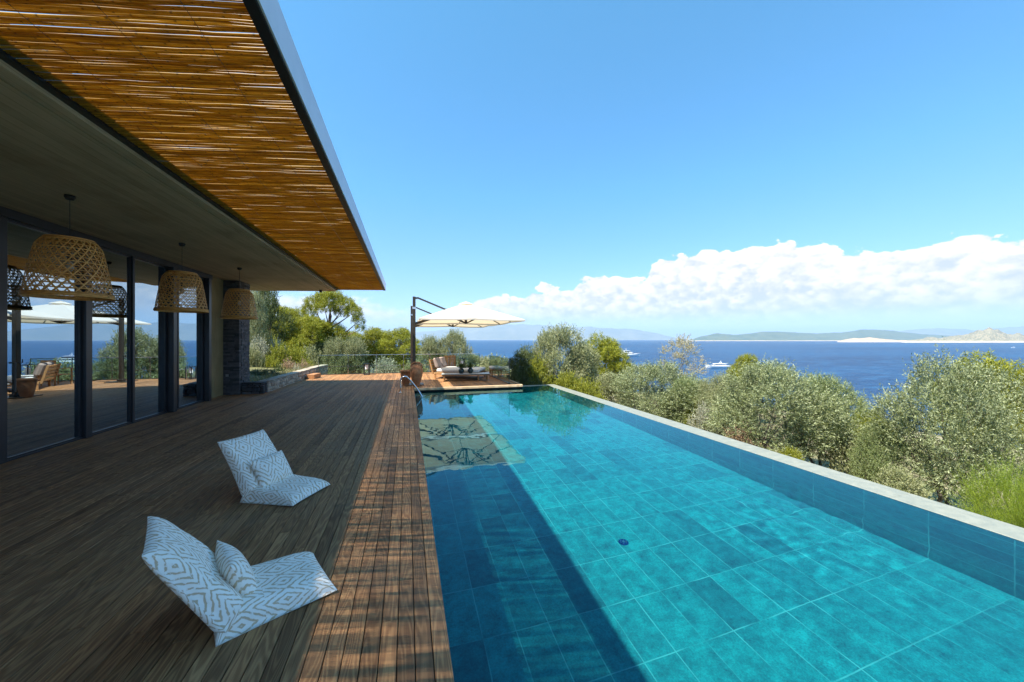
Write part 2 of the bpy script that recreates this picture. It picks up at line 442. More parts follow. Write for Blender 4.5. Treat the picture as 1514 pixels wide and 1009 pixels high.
def island_mat(name, shore, low, high, z0, zs, rock=0.0, sc=0.02):
    m, t = material(name)
    co = t.coord('Object'); z = t.sep(co)[2]
    n = t.noise(co, sc, 6, 0.7); n2 = t.noise(co, sc * 6, 5, 0.7)
    c = t.mix(t.mapr(n, 0.38, 0.62), low, high)
    if rock: c = t.mix(t.mapr(n2, 0.47, 0.58, 0, rock), c, shore)
    zz = t.math('ADD', z, t.math('MULTIPLY', t.math('SUBTRACT', n, 0.5), zs * 1.2))
    c = t.mix(t.mapr(zz, z0, z0 + zs * 0.4, 1.0, 0.0), c, shore)
    principled(t, c, 0.95); return m

def glass_pane_mat():
    m, t = material('reflective_window_glass')
    gl = t.new('ShaderNodeBsdfGlossy', {'Color': (0.72, 0.88, 1.0, 1), 'Roughness': 0.0})
    tr = t.new('ShaderNodeBsdfTransparent', {'Color': (0.22, 0.33, 0.42, 1)})
    fr = t.new('ShaderNodeFresnel', {'IOR': 1.9}).outputs[0]
    f = t.math('MULTIPLY_ADD', fr, 0.7, 0.50, clamp=True)
    surf(t, t.new('ShaderNodeMixShader', {0: f, 1: tr.outputs[0], 2: gl.outputs[0]}).outputs[0]); return m
M['pane'] = glass_pane_mat()
def rail_glass_mat():
    m, t = material('clear_railing_glass')
    gl = t.new('ShaderNodeBsdfGlossy', {'Color': (1, 1, 1, 1), 'Roughness': 0.0})
    tr = t.new('ShaderNodeBsdfTransparent', {'Color': (0.86, 0.93, 0.90, 1)})
    fr = t.math('MULTIPLY', t.new('ShaderNodeFresnel', {'IOR': 1.4}).outputs[0], 0.6)
    surf(t, t.new('ShaderNodeMixShader', {0: fr, 1: tr.outputs[0], 2: gl.outputs[0]}).outputs[0]); return m
M['rail_glass'] = rail_glass_mat()

def canvas_mat():
    m, t = material('white_parasol_canvas')
    n = t.noise(t.coord('Object'), 90, 3)
    c = t.mix(n, (0.74, 0.71, 0.65), (0.82, 0.79, 0.73))
    df = t.new('ShaderNodeBsdfDiffuse', {'Color': c})
    tl = t.new('ShaderNodeBsdfTranslucent', {'Color': (0.80, 0.62, 0.40, 1)})
    surf(t, t.new('ShaderNodeMixShader', {0: 0.42, 1: df.outputs[0], 2: tl.outputs[0]}).outputs[0]); return m
M['canvas'] = canvas_mat()

def ikat_mat():
    m, t = material('white_tan_ikat_fabric')
    uv = t.coord('UV'); co = t.coord('Object')
    wob = t.noise(uv, 7.5, 3, 0.6); wob2 = t.noise(uv, 34.0, 2, 0.5)
    u, v, _ = t.sep(uv)
    CW, CH = 0.18, 0.245
    row = t.math('FLOOR', t.math('DIVIDE', v, CH))
    uu = t.math('DIVIDE', t.math('ADD', u, t.math('MULTIPLY', t.math('MODULO', row, 2.0), CW / 2)), CW)
    a = t.math('ABSOLUTE', t.math('SUBTRACT', t.math('FRACT', uu), 0.5))
    b = t.math('ABSOLUTE', t.math('SUBTRACT', t.math('FRACT', t.math('DIVIDE', v, CH)), 0.5))
    dd = t.math('ADD', t.math('MULTIPLY', a, 1.05), b)
    dd = t.math('ADD', dd, t.math('MULTIPLY', t.math('SUBTRACT', wob, 0.5), 0.34))
    dd = t.math('ADD', dd, t.math('MULTIPLY', t.math('SUBTRACT', wob2, 0.5), 0.09))
    ring = t.math('SINE', t.math('MULTIPLY', dd, 26.0))
    line = t.mapr(ring, 0.28, 0.72)
    brk = t.mapr(t.noise(uv, 26.0, 3, 0.6), 0.36, 0.44)
    line = t.math('MULTIPLY', line, brk)
    weave = t.noise(uv, 420.0, 2, 0.5)
    c = t.mix(line, (0.93, 0.875, 0.79), (0.60, 0.45, 0.29))
    principled(t, c, 0.9, t.bump(t.math('ADD', weave, t.math('MULTIPLY', t.noise(co, 11.0, 4, 0.6), 5.0)), 0.35, 0.004)); return m
M['ikat'] = ikat_mat()

def stone_mat(name, lo, hi):
    m, t = material(name)
    r = t.attr('rnd'); co = t.coord('Object')
    n = t.noise(co, 9.0, 6, 0.7)
    c = t.mix(r, lo, hi)
    c = t.mix(t.mapr(n, 0.35, 0.7, 0.0, 0.6), c, tuple(k * 0.5 for k in lo))
    principled(t, c, 0.8, t.bump(n, 0.8, 0.02)); return m
M['slate'] = stone_mat('dark_slate_stone', (0.045, 0.047, 0.052), (0.15, 0.15, 0.155))
M['rubble'] = stone_mat('rubble_stone', (0.28, 0.235, 0.18), (0.58, 0.51, 0.41))
M['mortar'] = plain('mortar', (0.30, 0.275, 0.24), 0.95, 0, 20, 0.25, 0.5)
M['slate_joint'] = plain('slate_joint', (0.02, 0.02, 0.022), 0.95)
def terracotta_mat():
    m, t = material('old_terracotta')
    co = t.coord('Object'); z = t.sep(co)[2]
    n = t.noise(co, 6, 6, 0.65); rg = t.noise(t.comb(0.0, 0.0, t.math('MULTIPLY', z, 60.0)), 1.0, 2)
    c = t.ramp(n, [(0.3, (0.22, 0.085, 0.038)), (0.55, (0.36, 0.155, 0.065)), (0.8, (0.50, 0.29, 0.15))])
    principled(t, c, 0.8, t.bump(t.math('ADD', n, rg), 0.4, 0.01)); return m
M['terracotta'] = terracotta_mat()

def leaf_mat(name, a, b, back, trans=0.3, rough=0.55):
    m, t = material(name)
    r = t.attr('rnd')
    big = t.noise(t.coord('Object'), 1.3, 3, 0.6)
    c = t.mix(r, a, b)
    c = t.mix(t.mapr(big, 0.35, 0.68, 0.0, 0.55), c, tuple(k * 0.55 for k in a))
    bf = t.new('ShaderNodeNewGeometry').outputs['Backfacing']
    c = t.mix(t.math('MULTIPLY', bf, 0.8), c, back)
    p = t.new('ShaderNodeBsdfPrincipled', {'Base Color': c, 'Roughness': rough, 'Specular IOR Level': 0.35})
    tl = t.new('ShaderNodeBsdfTranslucent', {'Color': c})
    surf(t, t.new('ShaderNodeMixShader', {0: trans, 1: p.outputs[0], 2: tl.outputs[0]}).outputs[0]); return m
M['olive_leaf'] = leaf_mat('olive_leaves', (0.085, 0.115, 0.036), (0.30, 0.33, 0.125), (0.36, 0.40, 0.225), 0.24, 0.45)
M['green_olive_leaf'] = leaf_mat('green_olive_leaves', (0.075, 0.115, 0.028), (0.26, 0.31, 0.09), (0.34, 0.39, 0.19), 0.26, 0.45)
M['pale_olive_leaf'] = leaf_mat('pale_olive_leaves', (0.14, 0.17, 0.06), (0.34, 0.35, 0.15), (0.38, 0.39, 0.22), 0.28, 0.5)
M['pine_leaf'] = leaf_mat('pine_needles', (0.15, 0.185, 0.012), (0.38, 0.37, 0.026), (0.32, 0.33, 0.03), 0.36)
M['dark_pine_leaf'] = leaf_mat('dark_pine_needles', (0.055, 0.085, 0.025), (0.13, 0.16, 0.05), (0.12, 0.15, 0.05), 0.3)
M['bright_leaf'] = leaf_mat('bright_green_sprays', (0.10, 0.19, 0.014), (0.36, 0.41, 0.06), (0.26, 0.34, 0.03), 0.4)
M['shrub_leaf'] = leaf_mat('yellow_green_leaves', (0.17, 0.20, 0.018), (0.34, 0.34, 0.035), (0.30, 0.31, 0.04), 0.4)
M['dark_leaf'] = leaf_mat('dark_shiny_leaves', (0.025, 0.055, 0.016), (0.07, 0.12, 0.03), (0.08, 0.12, 0.04), 0.25, 0.3)
M['grey_leaf'] = leaf_mat('grey_leaves', (0.24, 0.25, 0.17), (0.42, 0.42, 0.30), (0.42, 0.42, 0.32), 0.25)
M['flower_leaf'] = leaf_mat('dusty_pink_blooms', (0.34, 0.20, 0.14), (0.48, 0.34, 0.22), (0.36, 0.28, 0.17), 0.3)
M['herb_leaf'] = leaf_mat('dry_herbs', (0.12, 0.14, 0.04), (0.42, 0.35, 0.17), (0.34, 0.30, 0.14), 0.3)
M['dry_leaf'] = leaf_mat('sparse_pale_leaves', (0.30, 0.27, 0.15), (0.46, 0.41, 0.25), (0.44, 0.40, 0.26), 0.35)

# ------------------------------------------------------------------ terrain, sea, islands
random.seed(7)
def tz(x, y):
    ddx = max(0.0, x - 6.2); ddy = max(0.0, y - 21.0)
    r = math.hypot(ddx, ddy * 0.95)
    z = -1.75 - 0.085 * r - 0.0011 * r * r
    if y > 13:
        wl = sstep(-3.5, -14, x)
        zl = 0.25 + 0.13 * max(0, -4.6 - x) + 0.02 * ddy - 0.0010 * ddy * ddy
        z = z * (1 - wl) + zl * wl
    z += 0.25 * mnoise.noise((x * 0.25, y * 0.25, 3.1)) * min(1, r / 6)
    if -22 < x < 6.0 and y < 14.3: z = min(z, -2.2)
    if -4.6 < x < 4.4 and y < 20.4: z = min(z, -1.2)
    return z
def terrain():
    xs = np.concatenate([np.linspace(-160, -24, 24), np.linspace(-22, 30, 80), np.linspace(32, 200, 50)])
    ys = np.concatenate([np.linspace(-120, -6, 24), np.linspace(-4, 50, 80), np.linspace(52, 220, 44)])
    vs = [(x, y, max(-26, tz(x, y))) for y in ys for x in xs]
    nx = len(xs)
    fs = [(j * nx + i, j * nx + i + 1, (j + 1) * nx + i + 1, (j + 1) * nx + i) for j in range(len(ys) - 1) for i in range(nx - 1)]
    b = MB(); b.add(vs, fs, 0.5)
    tag(b.build('hillside', M['terrain'], smooth=True), 'dry stony hillside falling from the pool to the sea', kind='structure')
terrain()
SEA = -19.0
b = MB(); b.add([(-26000, -26000, SEA), (26000, -26000, SEA), (26000, 26000, SEA), (-26000, 26000, SEA)], [(0, 1, 2, 3)], 0.5)
tag(b.build('sea', M['sea']), 'deep blue rippled sea reaching to the horizon', kind='structure')

def ridge(name, label, mat, d, pts, depth, rough=0.12, seed=1, nd=14):
    """a low island: height profile along a bearing arc. pts = (photo column, height in m) at d metres"""
    us = np.linspace(pts[0][0], pts[-1][0], 90)
    hs = np.interp(us, [p[0] for p in pts], [p[1] for p in pts])
    b = MB(); vs = []
    for j in range(nd):
        q = j / (nd - 1); prof = math.sin(math.pi * min(1, q * 1.0)) ** 0.8
        for u, h in zip(us, hs):
            dd = d + (q - 0.5) * depth
            l = (u - 757) / FPX
            x, y = (l * CY + SY) * dd, (-l * SY + CY) * dd
            nz = mnoise.fractal((u * 0.05 + seed, q * 4, seed), 1.0, 2.0, 5)
            z = h * prof * (1 + rough * 2.2 * nz) if h > 0 else -3
            vs.append((x, y, SEA - 1.0 + z))
    n = len(us)
    fs = [(j * n + i, j * n + i + 1, (j + 1) * n + i + 1, (j + 1) * n + i) for j in range(nd - 1) for i in range(n - 1)]
    b.add(vs, fs, 0.5)
    return tag(b.build(name, mat, smooth=True), label, kind='structure')
i1 = island_mat('scrub_island', (0.62, 0.46, 0.31), (0.045, 0.075, 0.05), (0.08, 0.105, 0.065), SEA + 3, 7, 0.0, 0.006)
i2 = island_mat('bare_headland', (0.60, 0.45, 0.31), (0.44, 0.30, 0.19), (0.32, 0.24, 0.15), SEA + 5, 6, 0.4, 0.02)
i3 = island_mat('rocky_hill', (0.58, 0.46, 0.33), (0.06, 0.075, 0.03), (0.15, 0.135, 0.07), SEA + 8, 8, 0.55, 0.03)
i4 = island_mat('far_mountains', (0.25, 0.25, 0.22), (0.10, 0.12, 0.10), (0.15, 0.16, 0.13), SEA + 5, 10, 0.0, 0.002)
E5 = 5200 / FPX
ridge('wooded_island', 'long low green island with a sandy shoreline', i1, 5200, [(1012, 0), (1022, 2 * E5), (1035, 6 * E5), (1060, 11 * E5), (1085, 9 * E5), (1105, 10 * E5), (1130, 14 * E5), (1160, 13 * E5), (1200, 11 * E5), (1240, 12 * E5), (1290, 17 * E5), (1320, 15 * E5), (1360, 10 * E5), (1400, 8 * E5), (1440, 4 * E5)], 900, 0.06, 1)
E3 = 3000 / FPX
ridge('sandy_headland', 'bare sandy headland in front of the wooded island', i2, 2900, [(1236, 0), (1244, 2.5 * E3), (1262, 5.5 * E3), (1285, 6.0 * E3), (1310, 4.0 * E3), (1335, 2.5 * E3), (1350, 2 * E3), (1380, 3 * E3), (1400, 2.5 * E3), (1425, 0)], 240, 0.12, 4)
ridge('rocky_headland', 'rocky scrub covered hill above pale shore', i3, 2600, [(1330, 0), (1345, 3 * E3), (1380, 6 * E3), (1400, 6.5 * E3), (1425, 8 * E3), (1445, 13 * E3), (1465, 15 * E3), (1480, 14 * E3), (1500, 10 * E3), (1514, 7 * E3), (1560, 6 * E3), (1640, 0)], 300, 0.25, 9)
E12 = 12000 / FPX
ridge('far_mountain_range', 'pale blue mountain range beyond the parasols', i4, 12000, [(430, 0), (520, 9 * E12), (600, 10 * E12), (640, 13 * E12), (700, 21 * E12), (745, 23 * E12), (800, 22 * E12), (845, 19 * E12), (900, 18 * E12), (940, 15 * E12), (970, 10 * E12), (1000, 3 * E12), (1010, 0)], 2500, 0.05, 13)
E9 = 10500 / FPX
ridge('far_hill_range', 'pale blue hills behind the islands', i4, 10500, [(1120, 0), (1180, 5 * E9), (1260, 8 * E9), (1330, 13 * E9), (1370, 17 * E9), (1410, 17 * E9), (1440, 14 * E9), (1480, 18 * E9), (1530, 20 * E9), (1650, 12 * E9), (1700, 0)], 2000, 0.06, 17)

# ------------------------------------------------------------------ deck
DECK_X, WIN_X, POOL_Y1, DECK_Y1 = 0.233, -5.57, 13.62, 20.3
WATER_Z, FLOOR_Z = -0.13, -1.51
random.seed(11)
def deck():
    b = MB(); pitch = 0.0968; gap = 0.0055
    def strip(x0, x1, y0, y1, n):
        y = y0 - random.uniform(0, 2.5)
        while y < y1:
            L = random.choice((1.6, 2.1, 2.6, 3.2)) + random.uniform(-0.15, 0.15)
            a, e = max(y, y0), min(y + L, y1)
            if e - a > 0.12:
                z = random.uniform(-0.0009, 0.0009)
                b.box(x0, x1, a + 0.0012, e - 0.0012, -0.022, z, 0.003)
            y += L
    n = 60
    for i in range(n):
        x1 = DECK_X - i * pitch
        strip(x1 - pitch + gap, x1, -4.0, DECK_Y1, i)
    x = DECK_X + gap; k = 0
    while x + pitch < 4.28:
        strip(x, x + pitch - gap, POOL_Y1 + 0.115, DECK_Y1, k); x += pitch; k += 1
    e = MB(); e.box(DECK_X + gap, 4.31, POOL_Y1, POOL_Y1 + 0.11, -0.075, 0.004, 0.004, 0.57)      # pale edge board over the pool
    e.box(4.26, 4.32, POOL_Y1 + 0.113, DECK_Y1, -0.09, 0.003, 0.004, 0.55)
    tag(e.build('deck_edge', M['pale_wood']), 'pale edge board finishing the deck over the pool', kind='structure')
    tag(b.build('wooden_deck', M['deck']), 'weathered hardwood deck boards running beside the pool', kind='structure')
    u = MB()  # solid filler block; its near-black colour stands in for shade between the boards
    u.box(WIN_X - 0.1, DECK_X - 0.012, -4, DECK_Y1 - 0.01, -0.42, -0.026); u.box(DECK_X - 0.012, 4.30, POOL_Y1 + 0.03, DECK_Y1 - 0.01, -0.42, -0.026)
    tag(u.build('deck_base', plain('deck_gap_shade', (0.012, 0.011, 0.010), 0.9)), 'solid block under the deck boards, coloured near black for the shade there', kind='structure')
deck()

# ------------------------------------------------------------------ swimming pool
PX0, PX1, PXO, PY0, PY1, PYO = 0.16, 5.533, 5.93, -3.0, 14.05, 14.42
def pool():
    root = thing('swimming_pool', 'infinity swimming pool lined with turquoise stone tiles', 'swimming pool', (2.8, 5.5, FLOOR_Z))
    o = root.location
    def part(name, mat, *boxes, rec=True):
        b = MB()
        for q in boxes: b.box(*q)
        ob = b.build(name, mat, root, (0, 0, 0)); ob.location = -o
        ob.cycles.is_caustics_receiver = rec
        return ob
    part('pool_floor', M['tile_floor'], (PX0 - 0.2, PXO, PY0 - 0.2, PYO, FLOOR_Z - 0.2, FLOOR_Z))
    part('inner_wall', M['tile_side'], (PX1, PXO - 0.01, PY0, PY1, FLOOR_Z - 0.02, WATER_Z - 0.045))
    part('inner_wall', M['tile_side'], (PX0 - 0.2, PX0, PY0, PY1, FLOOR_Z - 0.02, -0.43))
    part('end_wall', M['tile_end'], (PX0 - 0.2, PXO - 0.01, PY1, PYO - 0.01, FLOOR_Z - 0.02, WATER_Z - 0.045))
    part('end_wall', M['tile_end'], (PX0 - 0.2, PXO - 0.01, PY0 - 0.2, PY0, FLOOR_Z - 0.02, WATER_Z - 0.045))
    b = MB(); y = PY0
    while y < PYO - 0.01:
        e = min(y + 1.2, PYO); b.box(PX1, PXO, y + 0.001, e - 0.001, WATER_Z - 0.043, WATER_Z + 0.004 , 0.006); y += 1.2
    ob = b.build('coping', M['coping'], root); ob.location = -o
    b = MB(); b.box(4.0, PX1 - 0.002, PY1, PYO, WATER_Z - 0.043, WATER_Z + 0.004, 0.006)
    ob = b.build('coping', M['coping'], root); ob.location = -o
    b = MB(); b.box(PXO - 0.008, PXO + 0.16, PY0, PYO, -2.6, WATER_Z - 0.06); b.box(3.6, PXO - 0.008, PYO - 0.008, PYO + 0.15, -2.6, WATER_Z - 0.06)
    ob = b.build('outer_wall', M['rubble'], root); ob.location = -o
    # floor fitting
    dx_, dy_ = 2.60, 4.05
    b = MB(); b.lathe([(0.0, 0.018), (0.026, 0.018), (0.034, 0.01), (0.046, 0.01), (0.052, 0.016), (0.060, 0.014), (0.063, 0.0)], 24, (dx_, dy_, FLOOR_Z))
    ob = b.build('floor_inlet', plain('blue_inlet_plastic', (0.02, 0.12, 0.42), 0.4), root, smooth=True); ob.location = -o
    b = MB(); b.lathe([(0.0, 0.028), (0.016, 0.028), (0.019, 0.019)], 16, (dx_, dy_, FLOOR_Z)); 
    for k in range(6):
        a = k * math.pi / 3; b.box(-0.040, -0.031, -0.005, 0.005, FLOOR_Z + 0.009, FLOOR_Z + 0.024, M=Matrix.Translation((dx_, dy_, 0)) @ Matrix.Rotation(a, 4, 'Z'))
    ob2 = b.build('inlet_cap', M['white_paint'], ob)
    # skimmer weir line of light stone at the far corner
    # water sheet: fine ripples as real displacement
    nx, ny = 150, 420
    xs = np.linspace(PX0, PX1 + 0.0015, nx); ys = np.linspace(PY0, PY1, ny)
    vs = []
    for y in ys:
        for x in xs:
            f = mnoise.fractal((x * 1.1, y * 0.8, 1.7), 1.0, 2.0, 3) * 0.0016
            f += mnoise.noise((x * 4.2, y * 3.4, 9.0)) * 0.00042 + mnoise.noise((x * 11, y * 9, 2.0)) * 0.0003
            pr = math.exp(-(((x - 4.05) / 0.75) ** 2 + ((y - 3.15) / 0.95) ** 2))
            f += pr * 0.0036 * mnoise.noise((x * 6.0 - y * 2.0, y * 7.0 + x * 2.0, 4.0))
            vs.append((x, y, WATER_Z + f))
    fs = [(j * nx + i, j * nx + i + 1, (j + 1) * nx + i + 1, (j + 1) * nx + i) for j in range(ny - 1) for i in range(nx - 1)]
    me = bpy.data.meshes.new('pool_water'); me.from_pydata(vs, [], fs); me.shade_smooth()
    wo = link('pool_water', me, M['water'])
    tag(wo, 'clear rippling water filling the turquoise infinity pool', kind='structure')
    wo.cycles.is_caustics_caster = True
pool()

# ------------------------------------------------------------------ villa
SOFF_Z, FAS_X, SLAB_X, ROOF_Z = 3.685, -0.82, -2.66, 3.96
CEIL_Z = 3.63
SK = -0.218                                    # the roof end and its reeds run slightly askew
def yend(x): return 15.3 + SK * (x - FAS_X)
def villa():
    root = thing('villa', 'flat roofed villa with glass front, dark slate pillar and reed canopy', 'house', (WIN_X, 5.0, 0.0))
    o = root.location
    def place(b, name, mat, parent=root, smooth=False):
        ob = b.build(name, mat, parent, (0, 0, 0), smooth)
        if parent is root: ob.location = -o
        return ob
    # concrete slab with skewed end
    def slab(b, x0, x1, y0, z0, z1, inset=0.0):
        vs = [(x0, y0, z0), (x1, y0, z0), (x1, yend(x1) - inset, z0), (x0, yend(x0) - inset, z0), (x0, y0, z1), (x1, y0, z1), (x1, yend(x1) - inset, z1), (x0, yend(x0) - inset, z1)]
        b.add(vs, [(3, 2, 1, 0), (4, 5, 6, 7), (0, 1, 5, 4), (1, 2, 6, 5), (2, 3, 7, 6), (3, 0, 4, 7)], 0.5)
    b = MB(); slab(b, -12.5, SLAB_X - 0.16, -4, CEIL_Z, ROOF_Z - 0.05); slab(b, SLAB_X - 0.13, SLAB_X, -4, CEIL_Z - 0.004, ROOF_Z - 0.05)
    slab(b, SLAB_X - 0.16, SLAB_X - 0.13, -4, CEIL_Z + 0.03, ROOF_Z - 0.06, 0.02)
    place(b, 'ceiling_slab', M['concrete'])
    # edge channel + fascia
    b = MB(); slab(b, SLAB_X + 0.002, SLAB_X + 0.065, -4, SOFF_Z - 0.02, ROOF_Z - 0.06); slab(b, FAS_X - 0.075, FAS_X - 0.003, -4, SOFF_Z - 0.012, ROOF_Z - 0.03)
    for k in range(4):                        # thin bars carrying the reed mat
        y = -2.5 + k * 5.2
        b.bar((SLAB_X + 0.07, y, SOFF_Z + 0.19), (FAS_X - 0.08, y + SK * 1.7, SOFF_Z + 0.19), 0.022, 0.06)
    place(b, 'canopy_frame', M['black_metal'])
    b = MB(); slab(b, FAS_X, FAS_X + 0.012, -4, SOFF_Z, ROOF_Z)
    b.bar((-12.5, yend(-12.5) + 0.008, (CEIL_Z + ROOF_Z) / 2 + 0.01), (FAS_X, yend(FAS_X) + 0.008, (SOFF_Z + ROOF_Z) / 2), 0.012, ROOF_Z - SOFF_Z - 0.01)
    place(b, 'roof_fascia', M['fascia'])
    # reeds
    random.seed(5); b = MB(); x0, x1 = SLAB_X + 0.062, FAS_X - 0.07
    y = -2.6
    while y < 15.75 - 0.02:
        dens = min(1.4, max(0.0, -0.10 + 1.3 * mnoise.noise((y * 2.1, 0.0, 0.0)) + 1.7 * mnoise.noise((y * 8, 4.0, 3.0))))
        rad = random.uniform(0.0042, 0.0070)
        y += rad * 1.96 + 0.0003 + 0.0031 * dens * random.uniform(0.5, 1.1)
        ph = random.uniform(0, 9); amp = random.uniform(0.0006, 0.0030); fq = random.uniform(5, 16); skw = random.uniform(-0.005, 0.005)
        path = []; rr = []; n = 13
        for i in range(n):
            q = i / (n - 1); x = x0 + (x1 - x0) * q
            yy = y + SK * (x - FAS_X) + amp * math.sin(ph + q * fq) + skw * (q - 0.5) + 0.009 * mnoise.noise((y * 9.0, x * 4.0, 5.0))
            if yy > yend(x) - 0.012: yy = yend(x) - 0.012
            path.append((x, yy, SOFF_Z + 0.010 + 0.003 * math.sin(ph * 2 + q * 4)))
            rr.append(rad * (1.10 - 0.22 * (q if ph > 4.5 else 1 - q)))
        b.tube(path, rr, 6, cap=False)
    place(b, 'reed_mat', M['reed'], smooth=True)
    # tie wires under the reeds
    b = MB()
    for x in (-2.2, -1.72, -1.24):
        b.tube([(x, -2.4, SOFF_Z - 0.001), (x, yend(x) - 0.03, SOFF_Z - 0.001)], 0.0018, 4)
    place(b, 'tie_wire', M['black_metal'])
    # head frame over the windows
    b = MB(); b.box(WIN_X - 0.06, WIN_X + 0.10, -4, 12.76, 3.50, CEIL_Z - 0.003); b.box(WIN_X - 0.04, WIN_X + 0.05, -4, 12.74, -0.02, 0.022)
    place(b, 'window_head', M['window_metal'])
    # windows: each with its frame and pane
    bays = [(-3.9, -0.1), (0.05, 3.45), (3.6, 6.9), (7.05, 8.36), (8.50, 9.575), (9.64, 10.74), (11.22, 12.40)]
    for (ya, yb) in bays:
        wn = thing('window', None, None, (0, ya, 0)); wn.parent = root; wn.location = Vector((WIN_X, ya, 0)) - o
        L = yb - ya
        f = MB(); e = 0.035
        f.box(-0.03, 0.03, 0, e, 0.022, 3.498); f.box(-0.03, 0.03, L - e, L, 0.022, 3.498)
        f.box(-0.028, 0.028, e, L - e, 0.022, 0.05); f.box(-0.028, 0.028, e, L - e, 3.46, 3.498)
        f.build('frame', M['window_metal'], wn)
        g = MB(); g.box(-0.006, 0.006, e, L - e, 0.05, 3.46)
        g.build('pane', M['pane'], wn)
    # mullions and steel columns between bays
    posts = [(-0.1, 0.05, 0.07), (3.45, 3.6, 0.07), (6.9, 7.05, 0.07), (8.362, 8.498, 0.09), (9.577, 9.638, 0.06), (10.742, 11.218, 0.02), (12.402, 12.74, 0.02)]
    for ya, yb, pr in posts:
        b = MB(); b.box(WIN_X - 0.045, WIN_X + pr, ya, yb, 0.0, 3.498, 0.004)
        if yb - ya > 0.3:
            b.box(WIN_X + pr + 0.001, WIN_X + 0.16, ya + 0.03, ya + 0.16, 0.0, 3.498, 0.004)
        place(b, 'mullion', M['window_metal'])
    # pull handle
    b = MB(); b.tube([(WIN_X + 0.05, 7.10, 1.0), (WIN_X + 0.11, 7.10, 1.0), (WIN_X + 0.11, 7.10, 1.42), (WIN_X + 0.05, 7.10, 1.42)], 0.013, 8)
    place(b, 'door_handle', M['black_metal'])
    # board marked wall return, slate pillar
    b = MB(); b.box(WIN_X - 0.3, WIN_X, 12.765, 13.655, 0.0, CEIL_Z - 0.002, 0.006)
    place(b, 'concrete_wall', M['wall_concrete'])
    random.seed(21)
    x0, x1, y0, y1 = -5.68, -5.13, 13.66, 14.42
    b = MB(); z = 0.0
    while z < CEIL_Z - 0.012:
        hgt = min(random.uniform(0.028, 0.075), CEIL_Z - 0.006 - z)
        x = x0
        while x < x1 - 0.01:
            L = min(random.uniform(0.10, 0.30), x1 - x)
            if x1 - x - L < 0.06: L = x1 - x
            b.box(x + 0.002, x + L - 0.002, y0 - random.uniform(0, 0.022), y0 + 0.1, z + 0.002, z + hgt - 0.002, 0.004); x += L
        y = y0 + 0.1
        while y < y1 - 0.01:
            L = min(random.uniform(0.10, 0.28), y1 - y)
            if y1 - y - L < 0.06: L = y1 - y
            b.box(x1 - 0.1, x1 + random.uniform(0, 0.022), y + 0.002, y + L - 0.002, z + 0.002, z + hgt - 0.002, 0.004); y += L
        z += hgt
    pl = place(b, 'slate_pillar', M['slate'])
    b = MB(); b.box(x0 + 0.005, x1 - 0.005, y0 + 0.008, y1 - 0.005, 0.0, CEIL_Z - 0.004); b.build('pillar_core', M['slate_joint'], pl)
    b = MB(); b.box(-5.50, -5.42, y0 - 0.034, y0 - 0.020, 0.58, 0.66, 0.003); b.build('wall_socket', plain('grey_socket', (0.25, 0.25, 0.25), 0.4), pl)
    # small spot at the slab end
    b = MB(); b.lathe([(0.0, 0.0), (0.05, 0.0), (0.05, 0.09), (0.0, 0.09)], 16, (-3.15, 15.4, CEIL_Z - 0.09)); place(b, 'ceiling_spot', M['black_metal'])
    # room behind the glass
    b = MB(); b.box(-12.0, WIN_X - 0.06, -4, 13.4, -0.12, 0.0); place(b, 'room_floor', M['room_floor'])
    b = MB(); b.box(-12.2, -12.0, -4.2, 13.6, -0.1, CEIL_Z - 0.002); b.box(-12.0, WIN_X - 0.31, 13.4, 13.6, -0.1, CEIL_Z - 0.002); b.box(-12.0, WIN_X - 0.06, -4.2, -4.0, -0.1, CEIL_Z - 0.002)
    place(b, 'room_wall', M['interior'])
    for (ya, yb) in ((8.75, 9.45), (7.75, 8.25), (11.9, 12.6)):
        b = MB(); n = 60; vs = []
        for z in (0.03, 3.45):
            for i in range(n + 1):
                vs.append((WIN_X - 0.35 + 0.045 * math.sin(i * 1.15) * (1.0 if z < 1 else 0.6), ya + (yb - ya) * i / n, z))
        b.add(vs, [(i, i + 1, n + 2 + i, n + 1 + i) for i in range(n)], 0.5)
        ob = place(b, 'curtain', M['curtain'], smooth=True)
        md = ob.modifiers.new('thickness', 'SOLIDIFY'); md.thickness = 0.004
villa()

